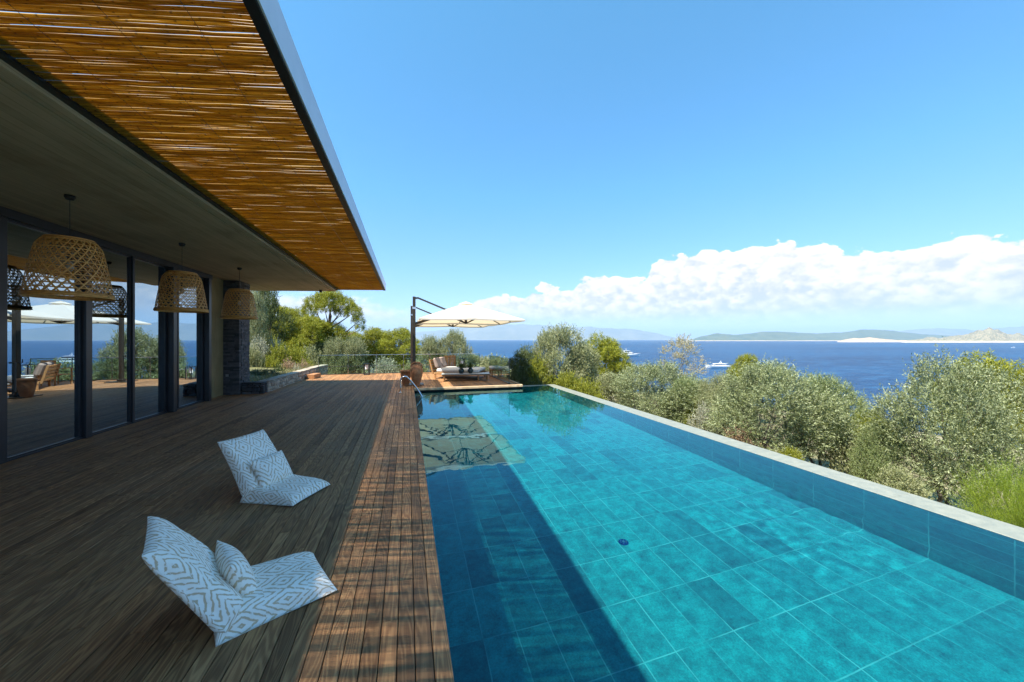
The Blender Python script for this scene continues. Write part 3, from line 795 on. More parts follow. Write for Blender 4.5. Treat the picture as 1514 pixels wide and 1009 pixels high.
# ------------------------------------------------------------------ pendant lamps
def make_pendant():
    """basket shade woven from cane in three directions; origin under the lamp at deck level"""
    root = thing('pendant_lamp', None, 'lamp', (0, 0, 0), 0, 'woven basket pendants along the terrace ceiling')
    zb, zt = 2.30, 3.05; hh = zt - zb
    def rad(q):                                             # q 0 bottom rim .. 1 crown
        if q < 0.82: return 0.392 - 0.085 * q - 0.035 * q * q
        s_ = (q - 0.82) / 0.18
        return (0.392 - 0.085 * 0.82 - 0.035 * 0.6724) * (1 - 0.16 * s_ * s_) - 0.03 * s_
    b = MB(); random.seed(3)
    def strip(pts, wid, th=0.0025):
        vs = []
        for i, (q, an) in enumerate(pts):
            q0, a0 = pts[max(i - 1, 0)]; q1, a1 = pts[min(i + 1, len(pts) - 1)]
            def pos(q, an): r = rad(q); return Vector((r * math.cos(an), r * math.sin(an), zb + hh * q))
            p = pos(q, an); tg = (pos(q1, a1) - pos(q0, a0)).normalized()
            nrm = Vector((math.cos(an), math.sin(an), 0.15)).normalized()
            sd = tg.cross(nrm).normalized() * (wid / 2)
            vs += [p + sd + nrm * th, p - sd + nrm * th, p - sd - nrm * th, p + sd - nrm * th]
        fs = []
        for i in range(len(pts) - 1):
            for k in range(4): fs.append((i * 4 + k, i * 4 + (k + 1) % 4, (i + 1) * 4 + (k + 1) % 4, (i + 1) * 4 + k))
        b.add(vs, fs)
    nh, nd = 12, 26
    for k in range(nh + 1):
        q = 0.06 + 0.90 * k / nh
        strip([(q, 2 * math.pi * i / 40) for i in range(41)], 0.011)
    turn = 2 * math.pi / nd * (nh * 0.5)
    for k in range(nd):
        for sgn in (1, -1):
            strip([(0.03 + 0.95 * i / 16, 2 * math.pi * (k + 0.25) / nd + sgn * turn * (i / 16)) for i in range(17)], 0.012, 0.002)
    for q, wdt in ((0.985, 0.02), (1.0, 0.02)):
        strip([(q, 2 * math.pi * i / 40) for i in range(41)], wdt)
    sh = b.build('lamp_shade', M['cane'], root)
    b = MB()
    for k in range(6): b.tube([((0.395 + 0.004 * math.sin(i * 2 + k)) * math.cos(2 * math.pi * i / 48), (0.395 + 0.004 * math.sin(i * 2 + k)) * math.sin(2 * math.pi * i / 48), zb + 0.004 + 0.0085 * k) for i in range(49)], 0.0075, 5, cap=False)
    b.build('rim', M['cane'], sh, smooth=True)
    b = MB()                                                # crown of radiating splints
    rt = rad(1.0)
    for k in range(20):
        a0 = 2 * math.pi * k / 20
        b.bar((0.02 * math.cos(a0), 0.02 * math.sin(a0), zt + 0.02), (rt * math.cos(a0 + 0.12), rt * math.sin(a0 + 0.12), zt), 0.012, 0.004)
    for rr in (0.06, 0.11, 0.16, 0.21): b.tube([(rr * math.cos(2 * math.pi * i / 32), rr * math.sin(2 * math.pi * i / 32), zt + 0.02 - 0.02 * rr / rt) for i in range(33)], 0.006, 5, cap=False)
    b.build('crown', M['cane'], sh)
    b = MB(); b.tube([(0, 0, CEIL_Z - 0.04), (0, 0, 2.84)], 0.0045, 6); b.build('cord', M['cord'], root)
    b = MB(); b.lathe([(0, CEIL_Z - 0.005), (0.05, CEIL_Z - 0.005), (0.052, CEIL_Z - 0.03), (0.035, CEIL_Z - 0.06), (0.0, CEIL_Z - 0.062)], 16); b.build('ceiling_rose', M['cord'], root, smooth=True)
    b = MB(); b.lathe([(0, 2.86), (0.022, 2.86), (0.022, 2.77), (0, 2.77)], 12); so = b.build('lamp_holder', M['cord'], root)
    b = MB(); b.lathe([(0.0, 2.64), (0.02, 2.645), (0.038, 2.67), (0.042, 2.70), (0.03, 2.74), (0.016, 2.77)], 14)
    b.build('bulb', plain('unlit_bulb_glass', (0.5, 0.46, 0.38), 0.15), so, smooth=True)
    return root
lamp = make_pendant()
for i, (y, lab) in enumerate(((6.17, 'woven cane pendant lamp nearest the camera, largest of the three baskets'),
                              (8.65, 'woven cane pendant lamp hanging between the two other basket lamps'),
                              (11.2, 'woven cane pendant lamp hanging before the dark slate pillar'))):
    o = lamp if i == 0 else copy_tree(lamp)
    o.location = (-4.21, y, 0); o.rotation_euler.z = i * 0.37; o['label'] = lab

# ------------------------------------------------------------------ folding floor chairs and loose cushions
def slab_cushion(L, Wd, T, ns=30, nw=26, kind='seat', seed=0):
    """padded wedge: thick at the hinge (s=0), pinched at the far edge; x = along, y = across, z = up"""
    def th(s, v):
        base = T * (1 - 0.44 * s) * (1 - s ** 10) ** 0.5
        base *= min(1.0, (s / 0.07 + 0.0) ** 0.5 if s < 0.07 else 1.0)
        return base * max(0.0, 1 - abs(v) ** 9) ** 0.42
    vs = []; uv = []
    for side in (1, -1):
        for i in range(ns + 1):
            s = i / ns; s = 0.5 - 0.5 * math.cos(math.pi * s)
            for j in range(nw + 1):
                v = math.sin((j / nw * 2 - 1) * math.pi / 2)
                t = th(s, v)
                ear = 0.014 * (s ** 6) * (abs(v) ** 4)                      # pinched corners stick out
                pinch = 1 - 0.05 * math.sin(math.pi * min(1, s * 1.02)) ** 1 - 0.02 * s
                x = L * s + ear; y = v * Wd / 2 * pinch + 0.0
                if kind == 'seat':
                    z = t if side == 1 else 0.002 * (1 - t / T)
                    z += 0.02 * s ** 3 + (0.0 if side == 1 else 0.0)
                else:
                    z = t * (0.72 if side == 1 else -0.28)
                if side == 1: z += (0.010 * mnoise.noise((x * 6 + seed, y * 6, seed)) + 0.005 * mnoise.noise((x * 9 + seed, y * 22, seed + 3.0))) * min(1.0, 1.6 * t / T)
                vs.append((x, y, z)); uv.append((y + (1 if v > 0 else -1) * (th(s, 0) - t) * (1.0 if side == 1 else -1.0) * (1.0 if kind == 'seat' else 0.7) + 0.3 + (0.0 if side == 1 else 0.11), x + (0 if kind == 'seat' else 0.83) + (0 if side == 1 else 0.17)))
    n1 = (ns + 1) * (nw + 1); fs = []
    for i in range(ns):
        for j in range(nw):
            a = i * (nw + 1) + j; q = (a, a + nw + 1, a + nw + 2, a + 1)
            fs.append(q); fs.append(tuple(n1 + k for k in q[::-1]))
    for i in range(ns):                                                     # side seams
        for j, fl in ((0, 1), (nw, -1)):
            a = i * (nw + 1) + j; q = (a, n1 + a, n1 + a + nw + 1, a + nw + 1); fs.append(q[::fl][::-1] if fl == 1 else q[::-1][::-1])
    for j in range(nw):
        a = j; fs.append((a, a + 1, n1 + a + 1, n1 + a)); a = ns * (nw + 1) + j; fs.append((a, n1 + a, n1 + a + 1, a + 1))
    return vs, fs, uv
def uv_mesh(name, vs, fs, uv, M4=None):
    me = bpy.data.meshes.new(name)
    me.from_pydata([tuple(M4 @ Vector(p)) if M4 else p for p in vs], [], fs)
    ly = me.uv_layers.new(name='UVMap')
    ly.data.foreach_set('uv', [c for l in me.loops for c in uv[l.vertex_index]])
    import bmesh
    bm = bmesh.new(); bm.from_mesh(me); bmesh.ops.recalc_face_normals(bm, faces=bm.faces); bm.to_mesh(me); bm.free()
    me.shade_smooth(); return me
def make_chair():
    root = thing('floor_chair', None, 'floor chair', (0, 0, 0), 0, 'legless folding floor chairs on the deck')
    vs, fs, uv = slab_cushion(0.645, 0.59, 0.17, kind='seat')
    seat = link('seat', uv_mesh('seat', vs, fs, uv), M['ikat'], root)
    vs, fs, uv = slab_cushion(0.665, 0.59, 0.185, kind='back', seed=4)
    tilt = R(59)                                                            # back leans away from the seat (-x)
    M4 = Matrix.Translation((0.05, 0, 0.055)) @ Matrix(((-math.cos(tilt), 0, math.sin(tilt), 0), (0, 1, 0, 0), (math.sin(tilt), 0, math.cos(tilt), 0), (0, 0, 0, 1)))
    back = link('backrest', uv_mesh('backrest', vs, fs, uv, M4), M['ikat'], root)
    return root
ch = make_chair()
ANG = math.atan2(0.285, 0.569)
ch.rotation_euler.z = ANG
ch.location = (-1.053 - 0.295 * math.sin(ANG), 2.49 + 0.295 * math.cos(ANG), 0.001)
ch['label'] = 'ikat patterned floor chair nearest the camera, its seat tip in striped sunlight'
c2 = copy_tree(ch)
A2 = R(-27)
c2.rotation_euler.z = A2; c2.location = (-1.60, 4.88, 0.001)
c2['label'] = 'ikat patterned floor chair standing wholly in shade, farther from the camera'
def pillow(Wp, Hp, T, nu=22, nv=22):
    vs = []; uv = []
    for side in (1, -1):
        for i in range(nu + 1):
            a = math.sin((i / nu * 2 - 1) * math.pi / 2)
            for j in range(nv + 1):
                c = math.sin((j / nv * 2 - 1) * math.pi / 2)
                t = T / 2 * max(0, 1 - abs(a) ** 2.6) ** 0.62 * max(0, 1 - abs(c) ** 2.6) ** 0.62
                k = 1 - 0.07 * (1 - abs(c) ** 2) * abs(a) ** 6; kk = 1 - 0.07 * (1 - abs(a) ** 2) * abs(c) ** 6
                vs.append((a * Wp / 2 * k, c * Hp / 2 * kk, side * t)); uv.append((a * Wp / 2 + 0.4, c * Hp / 2 + 0.5 + side * 0.06))
    n1 = (nu + 1) * (nv + 1); fs = []
    for i in range(nu):
        for j in range(nv):
            q = i * (nv + 1) + j; q = (q, q + nv + 1, q + nv + 2, q + 1); fs.append(q); fs.append(tuple(n1 + k for k in q[::-1]))
    me = uv_mesh('cushion', vs, fs, uv)
    import bmesh
    bm = bmesh.new(); bm.from_mesh(me); bmesh.ops.remove_doubles(bm, verts=bm.verts, dist=1e-5); bm.to_mesh(me); bm.free(); me.shade_smooth()
    return me
pm = pillow(0.45, 0.34, 0.155)
def put_cushion(chair_o, lx, ly, lz, tilt, spin, label):
    o = link('scatter_cushion', pm, M['ikat'])
    m4 = Matrix.Translation(chair_o.location) @ Matrix.Rotation(chair_o.rotation_euler.z, 4, 'Z') @ Matrix.Translation((lx, ly, lz)) @ Matrix.Rotation(R(spin), 4, 'Z')
    # pillow local: x = across the chair, y = up the back, z = facing
    m4 = m4 @ Matrix(((0, -math.cos(tilt), math.sin(tilt), 0), (1, 0, 0, 0), (0, math.sin(tilt), math.cos(tilt), 0), (0, 0, 0, 1)))
    o.matrix_world = m4
    tag(o, label, 'cushion', 'loose cushions on the floor chairs')
put_cushion(ch, 0.125, 0.05, 0.215, R(68), 5, 'scatter cushion propped upright on the nearest floor chair')
put_cushion(c2, 0.105, 0.02, 0.265, R(60), 0, 'scatter cushion resting against the back of the farther floor chair')

# ------------------------------------------------------------------ terracotta jars, pool handrail
def jar(name, label, loc, prof, handles):
    root = thing(name, label, 'jar', loc, 0, 'terracotta jars at the pool corner')
    b = MB(); b.lathe(prof, 32); b.build('vessel', M['terracotta'], root, smooth=True)
    for a, z0, r0, z1, r1, out in handles:
        pts = []
        for i in range(9):
            q = i / 8; rr = r0 + (r1 - r0) * q + out * math.sin(math.pi * q); pts.append((rr * math.cos(a), rr * math.sin(a), z0 + (z1 - z0) * q))
        b = MB(); b.tube(pts, 0.022, 8); b.build('handle', M['terracotta'], root, smooth=True)
jar('terracotta_jar', 'tall bulging terracotta jar with a narrow neck beside the parasol mast', (0.335, 14.25, 0.0),
    [(0.0, 0.0), (0.10, 0.0), (0.115, 0.03), (0.16, 0.18), (0.205, 0.36), (0.235, 0.52), (0.235, 0.62), (0.205, 0.72), (0.15, 0.79), (0.115, 0.82), (0.11, 0.85), (0.135, 0.885), (0.14, 0.905), (0.12, 0.91), (0.095, 0.86), (0.08, 0.80), (0.0, 0.78)],
    [(R(-20), 0.70, 0.2, 0.87, 0.125, 0.05), (R(160), 0.70, 0.2, 0.87, 0.125, 0.05)])
jar('terracotta_pot', 'shorter wide mouthed terracotta pot behind the steel handrail', (-0.05, 14.75, 0.0),
    [(0.0, 0.0), (0.115, 0.0), (0.125, 0.03), (0.17, 0.25), (0.195, 0.42), (0.195, 0.50), (0.215, 0.52), (0.22, 0.565), (0.20, 0.575), (0.18, 0.53), (0.17, 0.42), (0.13, 0.2), (0.0, 0.17)], [])
def handrail():
    root = thing('pool_handrail', 'polished steel handrail curving from the deck down into the water', 'handrail', (-0.10, 12.6, 0))
    b = MB(); r = 0.024
    pts = [(-0.215, 12.70, 0.0), (-0.215, 12.70, 0.40)]
    for i in range(9):
        a = math.pi - i / 8 * (math.pi * 0.62); pts.append((-0.215 + 0.15 + 0.15 * math.cos(a), 12.70, 0.40 + 0.13 * math.sin(a)))
    x, y, z = pts[-1]
    pts += [(x + 0.10, 12.66, z - 0.10), (x + 0.22, 12.6, z - 0.245), (x + 0.36, 12.5, z - 0.43), (x + 0.48, 12.42, z - 0.63), (x + 0.52, 12.40, z - 0.95)]
    b.tube(pts, r, 12)
    ob = b.build('rail', M['steel'], root, smooth=True); ob.location = -root.location
    b = MB(); b.lathe([(0, 0.012), (0.03, 0.012), (0.048, 0.004), (0.048, 0.0)], 16, (-0.215, 12.70, 0.001)); ob = b.build('base_flange', M['steel'], root, smooth=True); ob.location = -root.location
handrail()

# ------------------------------------------------------------------ cantilever parasols
def make_parasol():
    root = thing('cantilever_parasol', None, 'parasol', (0, 0, 0), 0, 'white cantilever parasols over the lounge deck')
    b = MB(); b.box(-0.055, 0.055, -0.075, 0.075, 0.02, 3.42, 0.008); mast = b.build('mast', M['bronze_metal'], root)
    b = MB(); b.box(-0.36, 0.36, -0.36, 0.36, 0.001, 0.03, 0.008); b.box(-0.09, 0.09, -0.11, 0.11, 0.03, 0.12, 0.01); b.build('base_plate', M['bronze_metal'], root)
    b = MB(); b.box(-0.066, 0.066, -0.086, 0.086, 2.93, 3.02, 0.006); b.build('collar', M['steel'], mast)
    b = MB(); b.tube([(-0.06, 0, 1.05), (-0.14, 0, 1.05), (-0.14, 0, 1.16)], 0.013, 8); b.build('crank_handle', M['black_metal'], mast, smooth=True)
    # canopy centre at (2.03,-.2), square 3.85 m, edge z 2.52, peak 3.24
    cx, cy, hw, ze, zp = 2.05, 0.16, 1.925, 2.52, 3.22
    b = MB(); vs = []; fs = []; n = 8
    dirs = [(1, -1), (1, 0), (1, 1), (0, 1), (-1, 1), (-1, 0), (-1, -1), (0, -1)]
    rings = [(0.085, 1), (0.3, 1), (0.5, 1), (0.75, 1), (1.0, 1)]
    N = 6                                                        # steps between ribs, sagging a little
    top = []
    for q, _ in rings:
        row = []
        for k in range(8):
            d0, d1 = dirs[k], dirs[(k + 1) % 8]
            for i in range(N):
                f = i / N; x = d0[0] + (d1[0] - d0[0]) * f; y = d0[1] + (d1[1] - d0[1]) * f
                sag = 0.022 * math.sin(math.pi * f) * q; edge = 1 - 0.008 * math.sin(math.pi * f) * q
                corner = (math.hypot(x, y) - 1) / 0.414
                z = zp - (zp - ze) * (q ** 1.06) - 0.03 * corner * q - sag
                row.append((cx + x * hw * q * edge, cy + y * hw * q * edge, z))
        top.append(row)
    m_ = 8 * N
    for r_ in top: vs += r_
    for i in range(len(top) - 1):
        for k in range(m_): fs.append((i * m_ + k, i * m_ + (k + 1) % m_, (i + 1) * m_ + (k + 1) % m_, (i + 1) * m_ + k))
    val0 = len(vs)
    vs += [(x, y, z - 0.055) for (x, y, z) in top[-1]]           # short valance
    for k in range(m_): fs.append(((len(top) - 1) * m_ + k, (len(top) - 1) * m_ + (k + 1) % m_, val0 + (k + 1) % m_, val0 + k))
    b.add(vs, fs, 0.5); can = b.build('canopy', M['canvas'], root, smooth=False)
    b = MB(); vs = []; fs = []                                    # vent cap above the opening
    for q, z in ((0.0, zp + 0.085), (0.07, zp + 0.04), (0.15, zp - 0.025)):
        for k in range(16):
            a = 2 * math.pi * k / 16; rr = hw * q * (1.0 + 0.10 * abs(math.sin(2 * a))); vs.append((cx + rr * math.cos(a), cy + rr * math.sin(a), z - 0.012 * (k % 2)))
    for i in range(2):
        for k in range(16): fs.append((i * 16 + k, i * 16 + (k + 1) % 16, (i + 1) * 16 + (k + 1) % 16, (i + 1) * 16 + k))
    b.add(vs, fs, 0.5); b.build('vent_cap', M['canvas'], can)
    b = MB(); b.lathe([(0, 0.0), (0.045, 0.0), (0.055, 0.06), (0.055, 0.16), (0.03, 0.2), (0.03, 0.66)], 12, (cx, cy, 2.40)); b.build('hub', M['bronze_metal'], root, smooth=True)
    for k, (x, y) in enumerate(dirs):
        zc = ze - (0.03 if x * y else 0) - 0.012
        e = Vector((cx + x * hw * 0.985, cy + y * hw * 0.985, zc)); a0 = Vector((cx + x * 0.07, cy + y * 0.07, zp - 0.075))
        b = MB(); b.bar(a0, e, 0.024, 0.034); rb = b.build('rib', M['bronze_metal'], root)
        mid = a0.lerp(e, 0.42) - Vector((0, 0, 0.02))
        b = MB(); b.bar((cx + x * 0.05, cy + y * 0.05, 2.43), mid, 0.026, 0.036); b.build('strut', M['bronze_metal'], rb)
    b = MB(); b.bar((0, 0, 3.36), (0.16, 0, 3.375), 0.05, 0.07); b.bar((0.15, 0, 3.375), (1.15, -0.1, 2.96), 0.045, 0.065); b.bar((1.15, -0.1, 2.96), (cx - 0.1, cy, 2.72), 0.04, 0.06); b.build('upper_arm', M['bronze_metal'], root)
    b = MB(); b.bar((0.02, 0, 2.36), (1.05, -0.10, 2.72), 0.05, 0.10); b.build('support_arm', M['bronze_metal'], root)
    return root
pa = make_parasol()
pa.location = (0.26, 14.85, 0); pa['label'] = 'white square parasol in front, its dark mast behind the tall jar'
pb = copy_tree(pa); pb.location = (0.22, 19.05, 0); pb['label'] = 'rear white parasol standing by the glass railing behind the front parasol'

# ------------------------------------------------------------------ double daybed, low table, vases, lantern, chair, stool
def daybed():
    root = thing('daybed', 'double teak daybed with pale mattress and raised taupe back cushions', 'daybed', (2.35, 17.0, 0), R(-24))
    b = MB(); b.box(-1.0, 1.05, -0.72, -0.66, 0.20, 0.29, 0.006); b.box(-1.0, 1.05, 0.66, 0.72, 0.20, 0.29, 0.006)
    for k in range(14): x = -0.97 + k * 0.152; b.box(x, x + 0.09, -0.658, 0.658, 0.245, 0.27, 0.003)
    b.build('frame', M['teak'], root)
    for x, y in ((-0.99, -0.71), (-0.99, 0.64), (0.97, -0.71), (0.97, 0.64)):
        b = MB(); b.box(x, x + 0.07, y, y + 0.07, 0.0, 0.198, 0.006); b.build('leg', M['teak'], root)
    b = MB()
    for y in (-0.72, 0.66): b.box(-0.06, 0.0, y, y + 0.06, 0.0, 0.66, 0.006, M=Matrix.Translation((-1.02, 0, 0.22)) @ Matrix.Rotation(R(-14), 4, 'Y'))
    for k in range(5): b.box(-0.045, -0.015, -0.655, 0.655, 0.08 + k * 0.12, 0.16 + k * 0.12, 0.003, M=Matrix.Translation((-1.02, 0, 0.22)) @ Matrix.Rotation(R(-14), 4, 'Y'))
    b.build('backrest_frame', M['teak'], root)
    for y in (-0.69, 0.01):
        b = MB(); b.box(-0.90, 1.06, y, y + 0.68, 0.29, 0.455, 0.05); mt = b.build('mattress', M['stool_fabric'], root, smooth=False)
    for y in (-0.64, 0.06):
        b = MB(); b.box(0.0, 0.16, y, y + 0.58, 0.0, 0.46, 0.055, M=Matrix.Translation((-0.98, 0, 0.46)) @ Matrix.Rotation(R(-16), 4, 'Y')); b.build('back_cushion', M['taupe_fabric'], root)
    b = MB(); b.box(-0.72, -0.60, -0.5, 0.0, 0.0, 0.40, 0.05, M=Matrix.Translation((-0.16, 0.1, 0.46)) @ Matrix.Rotation(R(-24), 4, 'Y')); b.build('back_cushion', M['taupe_fabric'], root)
daybed()
def low_table():
    root = thing('low_table', 'long low teak table with a grey top before the daybed', 'table', (2.42, 15.75, 0), R(-8))
    b = MB(); b.box(-1.02, 1.02, -0.30, 0.30, 0.275, 0.305, 0.006); b.build('table_top', M['table_top'], root)
    b = MB(); b.box(-0.98, 0.98, -0.27, -0.23, 0.225, 0.273, 0.004); b.box(-0.98, 0.98, 0.23, 0.27, 0.225, 0.273, 0.004); b.build('apron', M['teak'], root)
    for x, y in ((-0.93, -0.27), (-0.93, 0.22), (0.50, -0.27), (0.50, 0.22), (0.88, -0.27), (0.88, 0.22)):
        b = MB(); b.box(x, x + 0.05, y, y + 0.05, 0.0, 0.224, 0.004); b.build('leg', M['teak'], root)
low_table()
def leafy_vase(loc, label, seed):
    random.seed(seed)
    root = thing('plant_vase', label, 'vase', loc, 0, 'dark vases of leaves on the low table')
    b = MB(); b.lathe([(0, 0), (0.07, 0), (0.105, 0.04), (0.13, 0.10), (0.12, 0.16), (0.07, 0.20), (0.055, 0.225), (0.065, 0.24), (0.05, 0.238), (0.04, 0.2), (0, 0.19)], 20); b.build('vessel', M['vase'], root, smooth=True)
    b = MB()
    for k in range(46):
        a = random.uniform(0, 6.28); e = random.uniform(0.2, 1.4); L = random.uniform(0.14, 0.30)
        p0 = Vector((0.03 * math.cos(a), 0.03 * math.sin(a), 0.22)); dr = Vector((math.cos(a) * math.cos(e), math.sin(a) * math.cos(e), math.sin(e)))
        p1 = p0 + dr * L; s_ = Vector((-math.sin(a), math.cos(a), 0.2)) * 0.035
        mid = p0.lerp(p1, 0.6)
        b.add([p0, mid + s_, p1 - Vector((0, 0, 0.03)), mid - s_], [(0, 1, 2, 3)])
    b.build('leaves', M['dark_leaf'], root)
leafy_vase((2.22, 15.70, 0.306), 'left one of two dark round vases of leaves on the low table', 5)
leafy_vase((2.62, 15.76, 0.306), 'right one of two dark round vases of leaves on the low table', 8)
def lantern(name, label, loc, wdt, hgt, panel, rz=0.0):
    root = thing(name, label, 'lantern', loc, rz)
    b = MB(); e = wdt / 2; f = 0.028
    for x in (-e, e - f):
        for y in (-e, e - f): b.box(x, x + f, y, y + f, 0, hgt, 0.003)
    for z in (0.0, hgt - f):
        for s in (-e, e - f):
            b.box(-e + f, e - f, s + 0.001, s + f - 0.001, z + 0.001, z + f); b.box(s + 0.001, s + f - 0.001, -e + f, e - f, z + 0.001, z + f)
    b.box(-e + f, e - f, -e + f, e - f, 0.002, 0.02); b.box(-e + f, e - f, -e + f, e - f, hgt - 0.02, hgt - 0.004)
    b.build('frame', M['black_metal'], root)
    b = MB(); b.tube([(-0.06, 0, hgt), (-0.05, 0, hgt + 0.07), (0.05, 0, hgt + 0.07), (0.06, 0, hgt)], 0.008, 6); b.build('handle', M['black_metal'], root)
    z0, z1 = panel
    b = MB(); b.lathe([(0, z0), (wdt * 0.27, z0), (wdt * 0.27, z1), (wdt * 0.22, z1), (0, z1 - 0.01)], 16); b.build('candle', M['white_paint'], root, smooth=False)
lantern('lantern', 'black framed lantern with a white candle at the glass railing', (-1.93, 19.55, 0.0), 0.27, 0.56, (0.28, 0.50), 0.2)
def side_table():
    root = thing('side_table', 'small dark side table between the daybed and the railing', 'table', (2.62, 18.35, 0))
    b = MB(); b.lathe([(0, 0.36), (0.24, 0.36), (0.24, 0.39), (0, 0.39)], 24); b.build('table_top', M['black_metal'], root)
    for k in range(3):
        a = k * 2.094; b = MB(); b.bar((0.2 * math.cos(a), 0.2 * math.sin(a), 0), (0.08 * math.cos(a), 0.08 * math.sin(a), 0.36), 0.025, 0.025); b.build('leg', M['black_metal'], root)
side_table()
lantern('lantern', 'tall black lantern standing on the side table behind the vases', (2.62, 18.35, 0.392), 0.26, 0.42, (0.03, 0.30), 0.15)
def slat_chair():
    root = thing('wooden_armchair', 'yellow teak slatted armchair behind the daybed, its back to the sea', 'chair', (1.95, 18.6, 0), R(200))
    b = MB()
    for k in range(6): b.box(-0.27 + k * 0.09, -0.20 + k * 0.09, -0.26, 0.26, 0.38, 0.405, 0.003)
    b.build('seat', M['teak'], root)
    b = MB()
    for k in range(6): b.box(-0.26 + k * 0.09, -0.20 + k * 0.09, 0.25, 0.275, 0.42, 0.90, 0.003)
    b.box(-0.28, 0.28, 0.24, 0.285, 0.90, 0.96, 0.004); b.build('backrest', M['teak'], root)
    for x in (-0.31, 0.27):
        for y in (-0.26, 0.235): b = MB(); b.box(x, x + 0.04, y, y + 0.04, 0, 0.62 if y < 0 else 0.95, 0.004); b.build('leg', M['teak'], root)
        b = MB(); b.box(x - 0.01, x + 0.05, -0.28, 0.23, 0.622, 0.645, 0.004); b.build('armrest', M['teak'], root)
slat_chair()
def stool():
    root = thing('footstool', 'teak stool with a white cushion behind the side glass panel', 'stool', (4.02, 17.0, 0))
    b = MB(); b.box(-0.26, 0.26, -0.26, 0.26, 0.30, 0.35, 0.004); b.build('seat_frame', M['teak'], root)
    for x in (-0.24, 0.19):
        for y in (-0.24, 0.19): b = MB(); b.box(x, x + 0.05, y, y + 0.05, 0, 0.299, 0.004); b.build('leg', M['teak'], root)
    b = MB(); b.box(-0.27, 0.27, -0.27, 0.27, 0.352, 0.50, 0.05); b.build('cushion', M['stool_fabric'], root)
stool()

# ------------------------------------------------------------------ glass railings
def railing(name, label, p, q, n, zt=0.98, lower=False):
    p, q = Vector(p), Vector(q); L = (q - p).length; a = math.atan2(q.y - p.y, q.x - p.x)
    root = thing(name, label, 'railing', p, a)
    for k in range(n):
        g = MB(); g.box(L * k / n + 0.012, L * (k + 1) / n - 0.012, -0.006, 0.006, 0.03, zt - 0.03); g.build('glass_panel', M['rail_glass'], root)
    b = MB(); b.box(0, L, -0.016, 0.016, zt - 0.028, zt, 0.004); b.build('top_rail', M['steel'], root)
    b = MB(); b.box(0, L, -0.025, 0.025, 0.002, 0.028, 0.003)
    b.build('base_channel', M['window_metal'], root)
    if lower: b = MB(); b.box(0, L, -0.022, -0.009, 0.40, 0.418); b.build('middle_rail', M['steel'], root)
    for k in range(n + 1):
        b = MB(); x = L * k / n; b.box(x - 0.010, x + 0.010, -0.012, 0.012, 0.029, zt - 0.029); b.build('post', M['steel'], root)
railing('glass_railing', 'long clear glass railing across the far end of the deck', (-4.2, 20.1, 0), (3.85, 20.1, 0), 6, lower=True)
def side_panel():
    root = thing('glass_screen', 'short frameless glass screen along the pool side of the lounge deck', 'railing', (3.87, 14.0, 0), R(90))
    for k in range(2):
        g = MB(); g.box(k * 1.85, k * 1.85 + 1.83, -0.008, 0.008, 0.03, 1.0); g.build('glass_panel', M['rail_glass'], root)
    b = MB(); b.box(-0.01, 3.70, -0.03, 0.03, 0.004, 0.03, 0.003); b.build('base_channel', M['black_metal'], root)
    b = MB(); b.box(-0.008, -0.001, -0.009, 0.009, 0.031, 1.0); b.build('edge_strip', M['black_metal'], root)
side_panel()

# ------------------------------------------------------------------ garden walls, planter, crate
def stone_wall(name, label, pts, wdt, hgt, seed, mat, core, z0=0.0, cat='wall', capm=None):
    random.seed(seed); root = thing(name, label, cat, (pts[0][0], pts[0][1], z0))
    b = MB(); c = MB(); cp = MB()
    for (xa, ya), (xb, yb) in zip(pts[:-1], pts[1:]):
        L = math.hypot(xb - xa, yb - ya); a = math.atan2(yb - ya, xb - xa)
        T = Matrix.Translation((xa, ya, z0)) @ Matrix.Rotation(a, 4, 'Z')
        c.box(0.02, L - 0.02, -wdt / 2 + 0.02, wdt / 2 - 0.02, -0.3, hgt - 0.012, M=T)
        z = -0.05
        while z < hgt - 0.03:
            hh = min(random.uniform(0.07, 0.15), hgt - z)
            if hgt - z - hh < 0.04: hh = hgt - z
            x = 0.0
            while x < L - 0.02:
                l = min(random.uniform(0.10, 0.30), L - x)
                if L - x - l < 0.08: l = L - x
                for s in (-1, 1):
                    pr = random.uniform(0.0, 0.022); zz = random.uniform(-0.008, 0.008)
                    y0, y1 = (-wdt / 2 - pr, -wdt / 2 + 0.06) if s < 0 else (wdt / 2 - 0.06, wdt / 2 + pr)
                    b.box(x + 0.007, x + l - 0.007, y0, y1, z + 0.006 + zz, z + hh - 0.007 + zz, 0.018, M=T)
                x += l
            z += hh
        x = 0.0
        while x < L - 0.05:
            l = min(random.uniform(0.25, 0.5), L - x); cp.box(x + 0.004, x + l - 0.004, -wdt / 2 - 0.01, wdt / 2 + 0.01, hgt + 0.010, hgt + 0.035 + random.uniform(0, 0.012), 0.01, M=T); x += l
    ob = b.build('stones', mat, root); ob.location = (-root.location.x, -root.location.y, -z0)
    ob = c.build('core', core, root); ob.location = (-root.location.x, -root.location.y, -z0)
    ob = cp.build('cap_stones', capm or mat, root); ob.location = (-root.location.x, -root.location.y, -z0)
stone_wall('garden_wall', 'low rubble stone retaining wall along the left side of the deck', [(-4.62, 14.05), (-4.50, 20.6), (-4.35, 22.3)], 0.32, 0.34, 31, M['rubble'], M['mortar'])
stone_wall('planter_wall', 'low dark slate planter wall joining the pillar and garden wall', [(-5.10, 13.86), (-4.46, 13.86)], 0.30, 0.33, 33, M['slate'], M['slate_joint'])
stone_wall('garden_wall', 'short upper stone wall half hidden among the garden shrubs', [(-7.3, 21.2), (-5.4, 21.8)], 0.35, 0.45, 35, M['rubble'], M['mortar'], tz(-6.4, 21.5) - 0.05)
